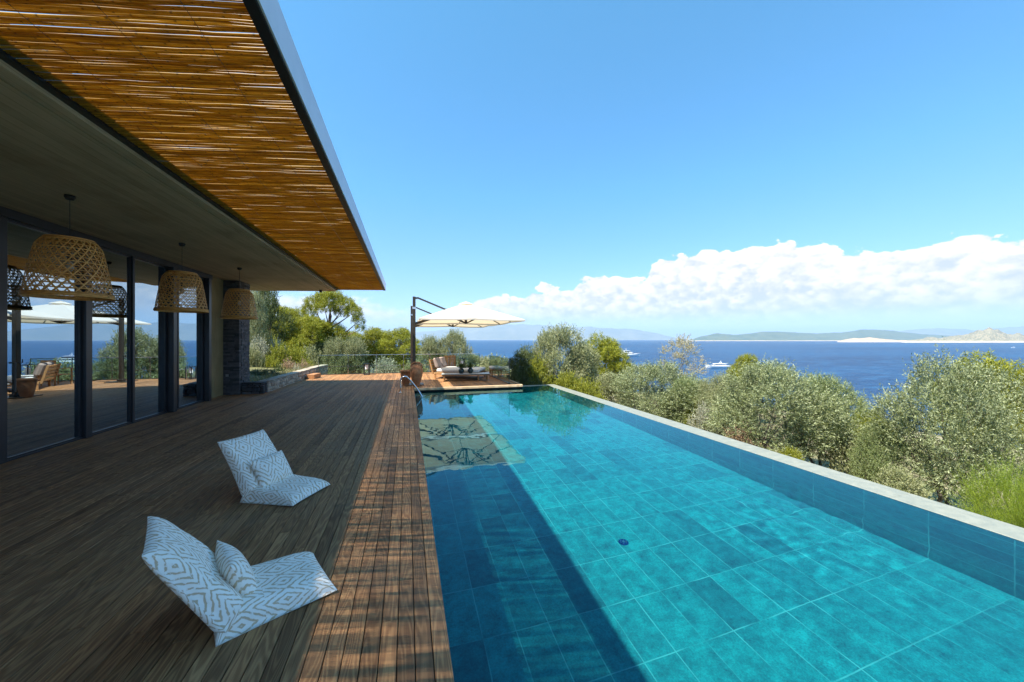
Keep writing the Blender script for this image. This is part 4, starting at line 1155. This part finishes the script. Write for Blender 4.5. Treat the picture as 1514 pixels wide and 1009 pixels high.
def crate():
    root = thing('wooden_planter_box', 'small orange brown wooden box on the deck by the garden wall', 'box', (-4.08, 18.6, 0), R(84))
    b = MB(); b.box(-0.42, 0.42, -0.16, -0.135, 0.0, 0.17, 0.004); b.box(-0.42, 0.42, 0.135, 0.16, 0.0, 0.17, 0.004); b.box(-0.42, -0.395, -0.134, 0.134, 0.0, 0.17, 0.004); b.box(0.395, 0.42, -0.134, 0.134, 0.0, 0.17, 0.004); b.build('sides', M['crate'], root)
    b = MB(); b.box(-0.42, 0.42, -0.16, 0.16, 0.172, 0.19, 0.004); b.build('lid', M['crate'], root)
crate()
b = MB(); b.add([(-12, 14.0, 0.22), (-4.62, 14.0, 0.22), (-4.5, 22.0, 0.26), (-6.5, 22.0, 0.5), (-12, 22, 1.0)], [(0, 1, 2, 3, 4)], 0.5)
tag(b.build('garden_soil', M['garden_earth']), 'soil of the raised garden bed', kind='structure')
b = MB(); b.add([(-7.9, 16.6, 0.36), (-5.9, 16.2, 0.31), (-5.6, 17.6, 0.32), (-7.6, 18.6, 0.42)], [(0, 1, 2, 3)], 0.5)
tag(b.build('lawn', M['lawn']), 'small sunlit lawn patch in the garden', kind='structure')
b = MB()
for k in range(3): b.box(-6.9 + k * 0.55, -6.45 + k * 0.55, 17.0 + 0.05 * k, 17.45 + 0.05 * k, 0.3, 0.405 - 0.02 * k, 0.02)
tag(b.build('stepping_path', M['step_stone']), 'pale stone slabs crossing the lawn', kind='structure')

# ------------------------------------------------------------------ motor yachts
def yacht(name, label, loc, rz, L, decks):
    root = thing(name, label, 'yacht', loc, rz, 'white motor yachts anchored on the sea')
    B_ = L * 0.24; fb = L * 0.085
    b = MB(); n = 18; rows = []
    for i in range(n + 1):
        s = i / n; x = -L / 2 + L * s
        half = B_ / 2 * (1 - max(0, (s - 0.45) / 0.55) ** 2.4) * (0.93 + 0.07 * min(1, s * 4))
        sheer = fb * (1 + 0.55 * s ** 2)
        flare = half * (0.80 - 0.25 * s)
        xo = L * 0.05 * max(0, s - 0.6) / 0.4
        rows.append([(x, -half * 0.02 - flare * 0.0, -fb * 0.3), (x, -flare, -0.05), (x + xo * 0.4, -half * 0.96, sheer * 0.62), (x + xo, -half, sheer), (x + xo, half, sheer), (x + xo * 0.4, half * 0.96, sheer * 0.62), (x, flare, -0.05)])
    vs = [p for r_ in rows for p in r_]; m_ = 7
    fs = [(i * m_ + k, (i + 1) * m_ + k, (i + 1) * m_ + (k + 1) % m_, i * m_ + (k + 1) % m_) for i in range(n) for k in range(m_)]
    fs += [tuple(range(m_)), tuple(n * m_ + k for k in range(m_))[::-1]]
    b.add(vs, fs, 0.5); b.build('hull', M['white_paint'], root)
    def block(x0, x1, hw0, hw1, z0, z1, rf, rb):
        return [(x0, -hw0, z0), (x1, -hw1, z0), (x1, hw1, z0), (x0, hw0, z0), (x0 + rb, -hw0 * 0.92, z1), (x1 - rf, -hw1 * 0.8, z1), (x1 - rf, hw1 * 0.8, z1), (x0 + rb, hw0 * 0.92, z1)]
    F = [(3, 2, 1, 0), (4, 5, 6, 7), (0, 1, 5, 4), (1, 2, 6, 5), (2, 3, 7, 6), (3, 0, 4, 7)]
    z = fb * 1.05
    for dk in range(decks):
        x0, x1 = -L * (0.30 - 0.05 * dk), L * (0.24 - 0.13 * dk); hgt = L * 0.075
        b = MB(); b.add(block(x0, x1, B_ * 0.40, B_ * 0.34, z, z + hgt, L * 0.09, L * 0.01), F, 0.5); cb = b.build('cabin', M['white_paint'], root)
        b = MB(); b.add(block(x0 + L * 0.015, x1 - L * 0.030, B_ * 0.400, B_ * 0.345, z + hgt * 0.40, z + hgt * 0.80, L * 0.042, L * 0.004), F, 0.5); b.build('window_band', M['blue_glass'], cb)
        b = MB(); b.box(x0 - L * 0.06, x1 - L * 0.08, -B_ * 0.40, B_ * 0.40, z + hgt + 0.02, z + hgt + 0.14, 0.05); b.build('deck_roof', M['white_paint'], cb)
        z += hgt + 0.14
    b = MB(); b.bar((-L * 0.10, -B_ * 0.25, z), (-L * 0.13, -B_ * 0.2, z + L * 0.055), 0.35, 0.12); b.bar((-L * 0.10, B_ * 0.25, z), (-L * 0.13, B_ * 0.2, z + L * 0.055), 0.35, 0.12); b.bar((-L * 0.13, -B_ * 0.22, z + L * 0.055), (-L * 0.13, B_ * 0.22, z + L * 0.055), 0.5, 0.12)
    b.tube([(-L * 0.13, 0, z + L * 0.055), (-L * 0.14, 0, z + L * 0.12)], [0.12, 0.05], 6); b.build('radar_arch', M['white_paint'], root)
    b = MB(); b.tube([(L * (0.30 + 0.21 * i / 8), -B_ * 0.42 * (1 - (i / 8) ** 2.2), fb * (1.45 + 0.04 * i) + 0.45) for i in range(9)] + [(L * (0.30 + 0.21 * i / 8), B_ * 0.42 * (1 - (i / 8) ** 2.2), fb * (1.45 + 0.04 * i) + 0.45) for i in range(8, -1, -1)], 0.05, 5); b.build('bow_rail', M['steel'], root)
x, y = P(1061, 268); yacht('motor_yacht', 'smaller white motor yacht anchored closer to shore, low and sporty', (x, y, SEA), R(172), 18.5, 1)
x, y = P(930, 455); yacht('motor_yacht', 'larger white motor yacht farther out beside the yellow green pine', (x, y, SEA), R(-12), 27.5, 2)
x, y = P(1498, 900); yacht('motor_yacht', 'tiny distant white boat near the rocky headland', (x, y, SEA), R(160), 9, 1)

# ------------------------------------------------------------------ vegetation
def leaf_mesh(name, base, dirs, sides, length, width, rnd, mats):
    """rhombic leaves as one mesh; arrays of n x 3"""
    n = len(base)
    L = length[:, None]; Wd = width[:, None]
    v = np.empty((n, 4, 3), np.float32)
    v[:, 0] = base; v[:, 2] = base + dirs * L
    mid = base + dirs * L * 0.45
    v[:, 1] = mid + sides * Wd * 0.5; v[:, 3] = mid - sides * Wd * 0.5
    me = bpy.data.meshes.new(name)
    me.vertices.add(n * 4); me.vertices.foreach_set('co', v.ravel())
    me.loops.add(n * 4); me.loops.foreach_set('vertex_index', np.arange(n * 4, dtype=np.int32))
    me.polygons.add(n); me.polygons.foreach_set('loop_start', np.arange(n, dtype=np.int32) * 4)
    me.polygons.foreach_set('loop_total', np.full(n, 4, np.int32))
    at = me.attributes.new('rnd', 'FLOAT', 'FACE'); at.data.foreach_set('value', rnd.astype(np.float32))
    me.update(calc_edges=True); me.materials.append(mats)
    return me
def unit(a): return a / (np.linalg.norm(a, axis=1, keepdims=True) + 1e-9)
def shoots(rng, clumps, n_sh, per, sh_len, leaf_l, leaf_w, up=0.5, spread=0.7, hug=0.55, inner=0.35):
    """clumps: list of (x, y, z, rx, rz). Shoots grow outward from the clumps and carry leaves along them"""
    C_ = np.array(clumps, float)
    wgt = C_[:, 3] ** 2; wgt /= wgt.sum()
    k = rng.choice(len(C_), n_sh, p=wgt)
    d = unit(rng.normal(size=(n_sh, 3)))
    low = d[:, 2] < -0.55; d[low, 2] *= -0.4; d = unit(d)
    rad = inner + (1 - inner) * rng.random((n_sh, 1)) ** 0.6
    start = C_[k, :3] + d * rad * C_[k][:, [3, 3, 4]]
    cen = C_[:, :3].mean(0)
    outw = unit(start - cen)
    sd = unit(d * 0.6 + outw * 0.5 + np.array([0, 0, up]) + rng.normal(size=(n_sh, 3)) * spread * 0.5)
    ln = sh_len * (0.6 + 0.8 * rng.random((n_sh, 1)))
    t = (np.arange(per)[None, :] + rng.random((n_sh, per))) / per
    base = start[:, None, :] + sd[:, None, :] * (t * ln)[:, :, None]
    bend = rng.normal(size=(n_sh, 1, 3)) * 0.12 * (t ** 2 * ln)[:, :, None]
    base = (base + bend).reshape(-1, 3)
    sdr = np.repeat(sd, per, 0)
    perp = unit(np.cross(sdr, rng.normal(size=sdr.shape)))
    ld = unit(sdr * hug + perp * (1 - hug) * 1.3 + rng.normal(size=sdr.shape) * 0.15)
    side = unit(np.cross(ld, rng.normal(size=ld.shape)))
    n = len(base)
    shr = np.repeat(rng.random(n_sh), per)
    rnd = np.clip(shr * 0.6 + rng.random(n) * 0.4, 0, 1)
    return base, ld, side, leaf_l * (0.7 + 0.6 * rng.random(n)), leaf_w * (0.7 + 0.6 * rng.random(n)), rnd

def limbs(rng, clumps, trunk_h, r0, multi=1, lean=0.1):
    """tapered trunks; each clump is carried by a limb that leaves a trunk below it"""
    b = MB(); tr = []
    for m_ in range(multi):
        a = m_ * 2.3 + rng.random(); off = 0.12 * (multi > 1); n = 7; path = []; rr = []
        for i in range(n):
            q = i / (n - 1); k = off + (0.25 * q + 0.5 * q * q) * lean
            path.append(Vector((k * math.cos(a) + 0.05 * rng.normal() * q, k * math.sin(a) + 0.05 * rng.normal() * q, -0.6 + (trunk_h + 0.6) * q))); rr.append(r0 * (1.25 - 0.75 * q))
        b.tube(path, rr, 8); tr += list(zip(path[2:], rr[2:]))
    for c in clumps:
        e = Vector(c[:3])
        p, r_ = min(tr, key=lambda t_: (t_[0] - e).length + 1.2 * max(0, t_[0].z - 0.72 * e.z))
        mid = p.lerp(e, 0.5) + Vector((rng.normal() * 0.08, rng.normal() * 0.08, -0.06 + 0.1 * rng.random()))
        b.tube([p, p.lerp(mid, 0.5) + Vector((0, 0, 0.02)), mid, mid.lerp(e, 0.6), e], [r_ * 0.6, r_ * 0.48, r_ * 0.36, r_ * 0.22, r_ * 0.10], 6)
    return b
VEG = {}
def crown_clumps(rng, n, w_, z0, h, taper=0.5, rmin=0.26, rmax=0.42):
    """clumps filling a rounded crown w_ wide from z0 to h"""
    out = []
    for i in range(n):
        q = (i + rng.random()) / n; z = z0 + (h - z0) * (0.12 + 0.80 * q)
        prof = math.sin(math.pi * min(0.96, 0.22 + 0.74 * q)) ** 0.7
        a = i * 2.4 + rng.random() * 0.8; rr = w_ / 2 * prof * (0.35 + 0.65 * rng.random()) * 0.78
        rx = w_ * (rmin + (rmax - rmin) * rng.random()) * 0.55
        out.append((rr * math.cos(a), rr * math.sin(a), z, rx, rx * (0.8 + 0.3 * rng.random())))
    return out
def variant(key, seed, kind):
    rng = np.random.default_rng(seed); random.seed(seed)
    if kind == 'olive':          # 3.2 wide, 3.0 high, foliage almost to the ground
        cl = crown_clumps(rng, 20, 3.2, 0.25, 2.85, rmin=0.17, rmax=0.30)
        tr = limbs(rng, cl, 0.55, 0.075, 3, 0.5)
        data = shoots(rng, cl, 4600, 15, 0.30, 0.058, 0.017, up=0.5, inner=0.5)
        mat, bark = M['olive_leaf'], M['bark']
    elif kind == 'olive_fine':   # same habit with larger leaf sprays for distance
        cl = crown_clumps(rng, 18, 3.2, 0.22, 2.85, rmin=0.17, rmax=0.30)
        tr = limbs(rng, cl, 0.5, 0.08, 2, 0.4)
        data = shoots(rng, cl, 3200, 12, 0.30, 0.075, 0.024, up=0.5, inner=0.5)
        mat, bark = M['pale_olive_leaf'], M['bark']
    elif kind == 'pine':         # clumpy aleppo pine 4 wide, 5 high
        cl = crown_clumps(rng, 22, 3.6, 1.1, 4.8, rmin=0.20, rmax=0.32)
        tr = limbs(rng, cl, 2.2, 0.13, 1, 0.4)
        data = shoots(rng, cl, 3600, 16, 0.20, 0.12, 0.018, up=0.8, hug=0.45, inner=0.55)
        mat, bark = M['pine_leaf'], M['pine_bark']
    elif kind == 'low_pine':
        cl = crown_clumps(rng, 18, 3.6, 0.2, 2.9, rmin=0.2, rmax=0.34)
        tr = limbs(rng, cl, 0.9, 0.11, 1, 0.3)
        data = shoots(rng, cl, 2300, 16, 0.22, 0.13, 0.02, up=0.8, hug=0.45, inner=0.5)
        mat, bark = M['pine_leaf'], M['pine_bark']
    elif kind == 'umbrella_pine':   # lower mass plus a wind-swept upper tier on bare limbs
        cl = [(-1.5, 0, 2.3, .9, .7), (-.6, .3, 2.6, 1.0, .8), (.4, -.2, 2.4, 1.0, .8), (1.4, .2, 2.3, .9, .7), (2.0, 0, 1.8, .7, .6), (-1.9, .2, 1.5, .9, .7), (-.4, -.3, 1.5, 1.1, .8), (1.0, .1, 1.4, 1.0, .7),
              (-.3, 0, 3.3, .7, .5), (.5, .1, 3.2, .8, .5), (1.2, -.1, 3.0, .6, .45),
              (-.7, 0, 4.7, .62, .45), (0.05, .2, 5.0, .75, .50), (.75, -.1, 4.95, .75, .48), (1.5, .1, 4.6, .75, .45), (2.15, 0, 4.25, .6, .42), (2.5, .1, 3.8, .42, .3), (-1.1, .1, 4.3, .5, .4), (.3, -.3, 4.45, .7, .4), (1.2, .2, 4.2, .5, .3), (-.8, -.2, 3.7, .55, .4), (2.65, 0, 3.35, .32, .22)]
        tr = limbs(rng, cl, 4.2, 0.16, 1, 0.5)
        data = shoots(rng, cl, 6500, 15, 0.20, 0.12, 0.019, up=0.8, hug=0.45, inner=0.5)
        mat, bark = M['pine_leaf'], M['pine_bark']
    elif kind == 'dark':
        cl = crown_clumps(rng, 20, 3.6, 0.3, 4.6, rmin=0.24, rmax=0.36)
        tr = limbs(rng, cl, 1.4, 0.13, 1, 0.4)
        data = shoots(rng, cl, 2600, 14, 0.30, 0.10, 0.026, up=0.5)
        mat, bark = M['dark_pine_leaf'], M['bark']
    elif kind == 'sparse':       # feathery see-through tree
        cl = crown_clumps(rng, 16, 2.4, 1.3, 4.2, rmin=0.14, rmax=0.22)
        tr = limbs(rng, cl, 1.3, 0.06, 2, 0.5)
        data = shoots(rng, cl, 520, 11, 0.34, 0.075, 0.028, up=0.6, inner=0.2)
        mat, bark = M['dry_leaf'], M['bark']
    elif kind == 'spray':        # bright green shrub of long upright sprays
        cl = crown_clumps(rng, 14, 2.0, 0.15, 1.5, rmin=0.2, rmax=0.32)
        tr = limbs(rng, cl, 0.25, 0.035, 3, 0.4)
        data = shoots(rng, cl, 1500, 34, 0.55, 0.042, 0.0075, up=1.0, spread=0.5, hug=0.72, inner=0.1)
        mat, bark = M['bright_leaf'], M['bark']
    else:                        # rounded small shrub 1.6 wide 1.2 high
        cl = crown_clumps(rng, 12, 1.5, 0.08, 1.1, rmin=0.22, rmax=0.36)
        tr = limbs(rng, cl, 0.2, 0.03, 3, 0.3)
        data = shoots(rng, cl, 900, 13, 0.22, 0.055, 0.024, up=0.5)
        mat, bark = M['shrub_leaf'], M['bark']
    me = leaf_mesh('crown', *data, mat)
    tm = tr.build('trunk', bark, smooth=True); tme = tm.data; bpy.data.objects.remove(tm)
    zs = data[0][:, 2]; xs = data[0][:, 0]
    VEG[key] = (me, tme, float(np.percentile(zs, 99.3)) + 0.05, float(np.percentile(xs, 98.5) - np.percentile(xs, 1.5)))
for k, s, kd in (('olive_a', 1, 'olive'), ('olive_b', 2, 'olive'), ('olive_c', 3, 'olive'), ('fine_a', 4, 'olive_fine'), ('fine_b', 5, 'olive_fine'), ('pine_a', 6, 'pine'), ('pine_b', 7, 'pine'),
                 ('lowpine', 8, 'low_pine'), ('umbrella', 9, 'umbrella_pine'), ('dark_a', 10, 'dark'), ('sparse', 12, 'sparse'), ('spray', 13, 'spray'), ('shrub_a', 14, 'shrub'), ('shrub_b', 15, 'shrub')):
    variant(k, s, kd)
def recolour(key, src, mat):
    me, tme, h, w_ = VEG[src]; m2 = me.copy(); m2.materials.clear(); m2.materials.append(mat); VEG[key] = (m2, tme, h, w_)
recolour('grey_shrub', 'shrub_a', M['grey_leaf']); recolour('dark_shrub', 'shrub_b', M['dark_leaf']); recolour('flower_shrub', 'shrub_b', M['flower_leaf'])
recolour('green_olive', 'olive_c', M['green_olive_leaf']); recolour('olive_shrub', 'shrub_a', M['pale_olive_leaf']); recolour('dark_low', 'lowpine', M['dark_pine_leaf']); recolour('pale_olive', 'olive_b', M['pale_olive_leaf'])
def plant(name, key, u, Z, v_top, width_px, label, cat='tree', group=None, rz=0.0, zb=None, sink=0.0, deep=1.0):
    """stands where column u of the photo lies Z metres ahead; its height and spread are real metres"""
    me, tme, h, w_ = VEG[key]
    x, y = P(u, Z); z0 = (tz(x, y) if zb is None else zb) - sink
    zt = H - (v_top - 502) / FPX * Z
    sx = width_px / FPX * Z * math.sqrt(1 + 0.35 * ((u - 757) / FPX) ** 2) / math.sqrt(1 + ((u - 757) / FPX) ** 2) / w_
    root = thing(name, label, cat, (x, y, z0), rz, group)
    root.scale = (sx, sx * deep, (zt - z0) / h)
    link('crown', me, None, root); link('trunk', tme, None, root)
    return root
OL, PN, SH = 'olive trees around the pool terrace', 'pines around the terrace', 'shrubs planted round the terrace'
# right of the pool, near to far
plant('olive_tree', 'olive_a', 1414, 8.6, 533, 180, 'large nearest olive tree with pale trunk showing beside the pool edge', 'olive tree', OL, 0.3)
plant('olive_tree', 'green_olive', 1300, 9.4, 628, 70, 'low olive bush just left of the largest olive tree', 'olive tree', OL, 1.9)
plant('pine_tree', 'lowpine', 1468, 15.5, 530, 130, 'yellow green pine rising behind the largest olive tree', 'pine tree', PN, 0.4)
plant('pine_tree', 'pine_a', 1530, 14.0, 550, 90, 'yellow green pine at the right border of the view', 'pine tree', PN, 2.4)
plant('spray_shrub', 'spray', 1492, 6.3, 688, 120, 'bright green feathery shrub at the pool edge under the largest olive', 'shrub', SH, 0.7)
plant('spray_shrub', 'spray', 1540, 5.6, 690, 90, 'bright green feathery shrub cut by the right border', 'shrub', SH, 2.7)
plant('olive_shrub', 'olive_shrub', 1262, 10.2, 640, 75, 'rounded grey green shrub at the pool edge below the gap of sea', 'shrub', SH, 0.1)
plant('olive_shrub', 'olive_shrub', 1330, 8.2, 690, 70, 'low grey green shrub under the left skirt of the largest olive', 'shrub', SH, 1.1)
plant('yellow_shrub', 'lowpine', 1285, 15.0, 606, 55, 'yellow green bush glowing in the gap of sea', 'shrub', SH, 1.4)
plant('olive_tree', 'olive_c', 1140, 11.0, 538, 150, 'broad dense olive tree in the middle of the row', 'olive tree', OL, 1.0)
plant('olive_tree', 'green_olive', 1216, 11.2, 556, 95, 'olive tree on the right flank of the broad middle olive', 'olive tree', OL, 2.2)
plant('olive_tree', 'pale_olive', 1070, 12.6, 556, 75, 'slender pale olive tree on the left flank of the broad middle olive', 'olive tree', OL, 0.9)
plant('olive_shrub', 'grey_shrub', 1046, 12.2, 598, 48, 'small rounded olive bush by the coping between two olive trees', 'shrub', SH, 0.5)
plant('flowering_shrub', 'flower_shrub', 1100, 11.0, 632, 60, 'dry pinkish low shrub on the stones under the middle olive', 'shrub', SH, 0.5)
plant('pine_tree', 'pine_b', 1103, 22.0, 526, 52, 'small yellow green pine top showing over the middle olives', 'pine tree', PN, 0.5)
plant('olive_tree', 'olive_a', 972, 14.6, 537, 118, 'rounded olive tree beside the far half of the pool edge', 'olive tree', OL, 2.9)
plant('olive_tree', 'green_olive', 1012, 13.6, 560, 60, 'small olive tree hugging the right side of the rounded olive', 'olive tree', OL, 4.0)
plant('olive_tree', 'fine_b', 905, 17.0, 553, 60, 'pale olive bush between the far coping and the yellow green pine', 'olive tree', OL, 0.2)
plant('feathery_tree', 'sparse', 1008, 24.0, 496, 62, 'sparse see-through tree standing against the sea', 'tree', None, 0.7)
plant('olive_shrub', 'fine_a', 1030, 19.0, 565, 60, 'pale bush below the anchored smaller yacht', 'shrub', SH, 0.8)
plant('pine_tree', 'lowpine', 893, 22.0, 499, 70, 'yellow green pine beside the larger yacht', 'pine tree', PN, 1.9)
plant('olive_tree', 'fine_a', 826, 17.8, 484, 92, 'tall grey olive tree right of the front parasol', 'olive tree', OL, 1.3)
plant('olive_tree', 'fine_b', 862, 18.4, 512, 60, 'grey olive tree leaning right beside the tall grey olive', 'olive tree', OL, 3.0)
plant('dark_bush', 'dark_low', 778, 16.9, 517, 58, 'dark green bush behind the pool corner', 'shrub', SH, 0.3)
plant('yellow_shrub', 'shrub_b', 800, 16.4, 528, 44, 'yellow tipped shrub in front of the dark bush', 'shrub', SH, 1.3)
plant('yellow_shrub', 'shrub_a', 838, 15.9, 550, 56, 'bright yellow green shrub along the far coping', 'shrub', SH, 2.3)
plant('yellow_shrub', 'shrub_b', 872, 15.2, 562, 44, 'low yellow green shrub where the coping starts', 'shrub', SH, 0.9)
# beyond the lounge deck
plant('olive_tree', 'fine_a', 672, 24.5, 490, 50, 'grey olive tree behind the daybed', 'olive tree', OL, 0.6)
plant('olive_tree', 'fine_b', 638, 24.0, 499, 46, 'grey olive tree just right of the parasol masts', 'olive tree', OL, 1.6)
plant('olive_shrub', 'fine_b', 700, 26.0, 525, 52, 'low pale bush behind the vases', 'shrub', SH, 0.8)
plant('olive_shrub', 'olive_shrub', 735, 24.0, 526, 60, 'low green bush behind the footstool', 'shrub', SH, 0.8)
plant('pine_tree', 'pine_a', 592, 29.0, 487, 62, 'yellow green pine left of the parasol masts', 'pine tree', PN, 1.1)
plant('pine_tree', 'pine_b', 552, 30.0, 487, 70, 'yellow green pine in the middle of the far row', 'pine tree', PN, 0.2)
plant('pine_tree', 'pine_a', 524, 31.0, 492, 50, 'yellow green pine at the left of the far row', 'pine tree', PN, 3.1)
plant('olive_tree', 'fine_b', 525, 23.4, 500, 48, 'grey olive tree behind the lantern at the railing', 'olive tree', OL, 2.0)
plant('olive_tree', 'fine_a', 495, 23.0, 501, 46, 'grey olive tree at the end of the garden wall', 'olive tree', OL, 2.6)
plant('olive_shrub', 'grey_shrub', 572, 22.0, 530, 56, 'low grey shrub behind the glass railing', 'shrub', SH, 1.6)
plant('olive_shrub', 'olive_shrub', 612, 22.4, 533, 44, 'low green shrub behind the two jars', 'shrub', SH, 2.6)
plant('pine_tree', 'umbrella', 478, 27.0, 431, 112, 'tall pine with a wind swept upper tier over the garden', 'pine tree', PN, -0.35)
plant('pine_tree', 'pine_b', 434, 27.5, 458, 66, 'yellow green pine leaning on the tall wind swept pine', 'pine tree', PN, 1.9)
plant('dark_tree', 'dark_a', 392, 24.0, 424, 62, 'dark grey green tree behind the slate pillar', 'tree', None, 0.4)
plant('olive_tree', 'fine_a', 376, 21.0, 432, 44, 'pale olive tree half hidden by the slate pillar', 'olive tree', OL, 0.4)
plant('pine_tree', 'pine_a', 456, 25.5, 470, 70, 'bushy yellow green pine filling in under the tall wind swept pine', 'pine tree', PN, 5.2)
plant('yellow_shrub', 'shrub_a', 1168, 9.8, 662, 46, 'fresh green shrub at the coping under the middle olive', 'shrub', SH, 4.4)
plant('yellow_shrub', 'shrub_b', 1030, 13.0, 590, 36, 'fresh green shrub between the small olive and the slender pale olive', 'shrub', SH, 5.4)
plant('dark_bush', 'dark_low', 470, 25.0, 505, 46, 'dark green bush under the tall wind swept pine', 'shrub', SH, 2.0)
# garden bed on the left
plant('grey_shrub', 'grey_shrub', 384, 19.0, 500, 40, 'silvery shrub beside the slate pillar', 'shrub', SH, 0.4)
plant('yellow_shrub', 'shrub_a', 415, 19.5, 508, 44, 'yellow green shrub in the middle of the garden', 'shrub', SH, 1.0)
plant('yellow_shrub', 'shrub_b', 442, 20.5, 512, 38, 'yellow green shrub above the upper stone wall', 'shrub', SH, 2.0)
plant('flowering_shrub', 'flower_shrub', 428, 17.8, 533, 34, 'dusty pink flowering shrub behind the garden wall', 'shrub', SH, 2.4)
plant('yellow_shrub', 'shrub_b', 452, 19.6, 532, 26, 'small yellow green shrub at the garden wall end', 'shrub', SH, 0.3)
plant('dark_shrub', 'dark_shrub', 388, 14.9, 546, 40, 'dark leafy shrub in the slate planter', 'shrub', SH, 0.5, zb=0.15)
plant('yellow_shrub', 'shrub_a', 398, 17.4, 527, 40, 'yellow green shrub just behind the slate planter', 'shrub', SH, 4.0)
plant('grey_shrub', 'grey_shrub', 410, 21.5, 503, 36, 'silvery shrub behind the lawn patch', 'shrub', SH, 2.4)
plant('olive_shrub', 'olive_shrub', 458, 22.6, 512, 40, 'grey green shrub behind the upper stone wall', 'shrub', SH, 2.9)
plant('yellow_shrub', 'shrub_b', 400, 22.8, 500, 44, 'tall yellow green shrub at the foot of the dark grey green tree', 'shrub', SH, 3.3)
plant('flowering_shrub', 'flower_shrub', 446, 18.8, 535, 26, 'second dusty pink shrub, nearer the far end of the garden wall', 'shrub', SH, 5.0)
plant('grey_shrub', 'grey_shrub', 440, 17.0, 541, 22, 'low silvery shrub right behind the garden wall stones', 'shrub', SH, 1.2)
plant('olive_shrub', 'olive_shrub', 372, 17.0, 512, 34, 'grey green shrub in the shade line by the slate pillar', 'shrub', SH, 3.7)
plant('pine_tree', 'pine_a', 408, 32.0, 452, 60, 'yellow green pine standing far up the garden slope', 'pine tree', PN, 4.1)
plant('dark_shrub', 'dark_shrub', 414, 16.4, 540, 22, 'small dark shrub next to the dusty pink shrub', 'shrub', SH, 1.5)

# pale stones scattered on the ground beside the coping
def boulders():
    random.seed(44); k = 0
    spots = [(1395, 7.6, .34), (1378, 7.9, .26), (1420, 7.2, .30), (1350, 8.3, .22), (1092, 10.6, .28), (1078, 11.0, .24), (1112, 10.2, .30), (1128, 10.0, .20), (1440, 6.9, .22), (1460, 6.5, .2)]
    names = ['pale stone under the largest olive, beside its trunk', 'pale stone left of the largest olive trunk', 'pale stone right of the largest olive trunk', 'small pale stone under the left skirt of the largest olive',
             'pale flat stone below the slender olive', 'pale stone beside the small rounded olive bush', 'largest pale stone under the middle olive', 'smallest pale stone under the middle olive', 'pale stone at the foot of the bright green shrub', 'small pale stone nearest the camera by the bright green shrub']
    for (u, Z, s), lab in zip(spots, names):
        x, y = P(u, Z); b = MB(); n, m_ = 9, 12; vs = []
        for i in range(n + 1):
            th = math.pi * i / n
            for j in range(m_):
                ph = 2 * math.pi * j / m_; p = Vector((math.sin(th) * math.cos(ph), math.sin(th) * math.sin(ph), math.cos(th)))
                q = 1 + 0.35 * mnoise.noise(p * 1.6 + Vector((k * 5.0, 0, 0))); vs.append((p.x * s * q * 1.2, p.y * s * q, p.z * s * q * 0.6))
        fs = [(i * m_ + j, (i + 1) * m_ + j, (i + 1) * m_ + (j + 1) % m_, i * m_ + (j + 1) % m_) for i in range(n) for j in range(m_)]
        b.add(vs, fs, 0.5); o = b.build('boulder', M['step_stone'], None, smooth=False); o.location = (x, y, tz(x, y) + s * 0.2)
        tag(o, lab, 'stone', 'pale stones beside the pool coping'); k += 1
boulders()

# dry grass and low herbs on the hillside and in the garden bed
def ground_cover():
    rng = np.random.default_rng(77); pts = []
    for _ in range(5200):
        q = rng.random()
        x, y = 6.3 + 24 * q ** 1.6, -6 + 40 * rng.random()
        if mnoise.noise((x * 0.5, y * 0.5, 2.0)) < -0.12: continue
        pts.append((x, y, tz(x, y)))
    for _ in range(2600):
        x, y = -4.75 - 9 * rng.random() ** 1.3, 14.2 + 12 * rng.random()
        pts.append((x, y, max(tz(x, y), 0.22 if y < 22 else -9)))
    for _ in range(1200):
        x, y = -8 + 20 * rng.random(), 20.6 + 6 * rng.random(); pts.append((x, y, tz(x, y)))
    p = np.array(pts); n = len(p); per = 12
    base = np.repeat(p, per, 0) + rng.normal(size=(n * per, 3)) * np.array([0.09, 0.09, 0.0])
    d_ = unit(rng.normal(size=(n * per, 3)) * np.array([0.55, 0.55, 0.2]) + np.array([0, 0, 0.9]))
    side = unit(np.cross(d_, rng.normal(size=d_.shape)))
    ln = np.repeat(0.10 + 0.22 * rng.random(n), per) * (0.6 + 0.6 * rng.random(n * per))
    me = leaf_mesh('ground_cover', base, d_, side, ln, np.full(n * per, 0.014), np.clip(np.repeat(rng.random(n), per) * 0.7 + 0.3 * rng.random(n * per), 0, 1), M['herb_leaf'])
    tag(link('ground_cover', me, None), 'dry grass and low herbs on the slope and garden bed', kind='stuff')
ground_cover()

# ------------------------------------------------------------------ haze: even air round the whole scene
def haze():
    b = MB(); b.box(-24000, 24000, -24000, 24000, SEA - 4, 640, 0, 0.5)
    m, t = material('sea_haze')
    v = t.new('ShaderNodeVolumePrincipled', {'Color': (0.48, 0.70, 1.0, 1), 'Density': HAZE, 'Anisotropy': 0.0})
    t.l.new(v.outputs[0], t.out.inputs['Volume'])
    tag(b.build('haze', m), 'pale blue haze over the sea', kind='stuff')
HAZE = 7.5e-5
haze()
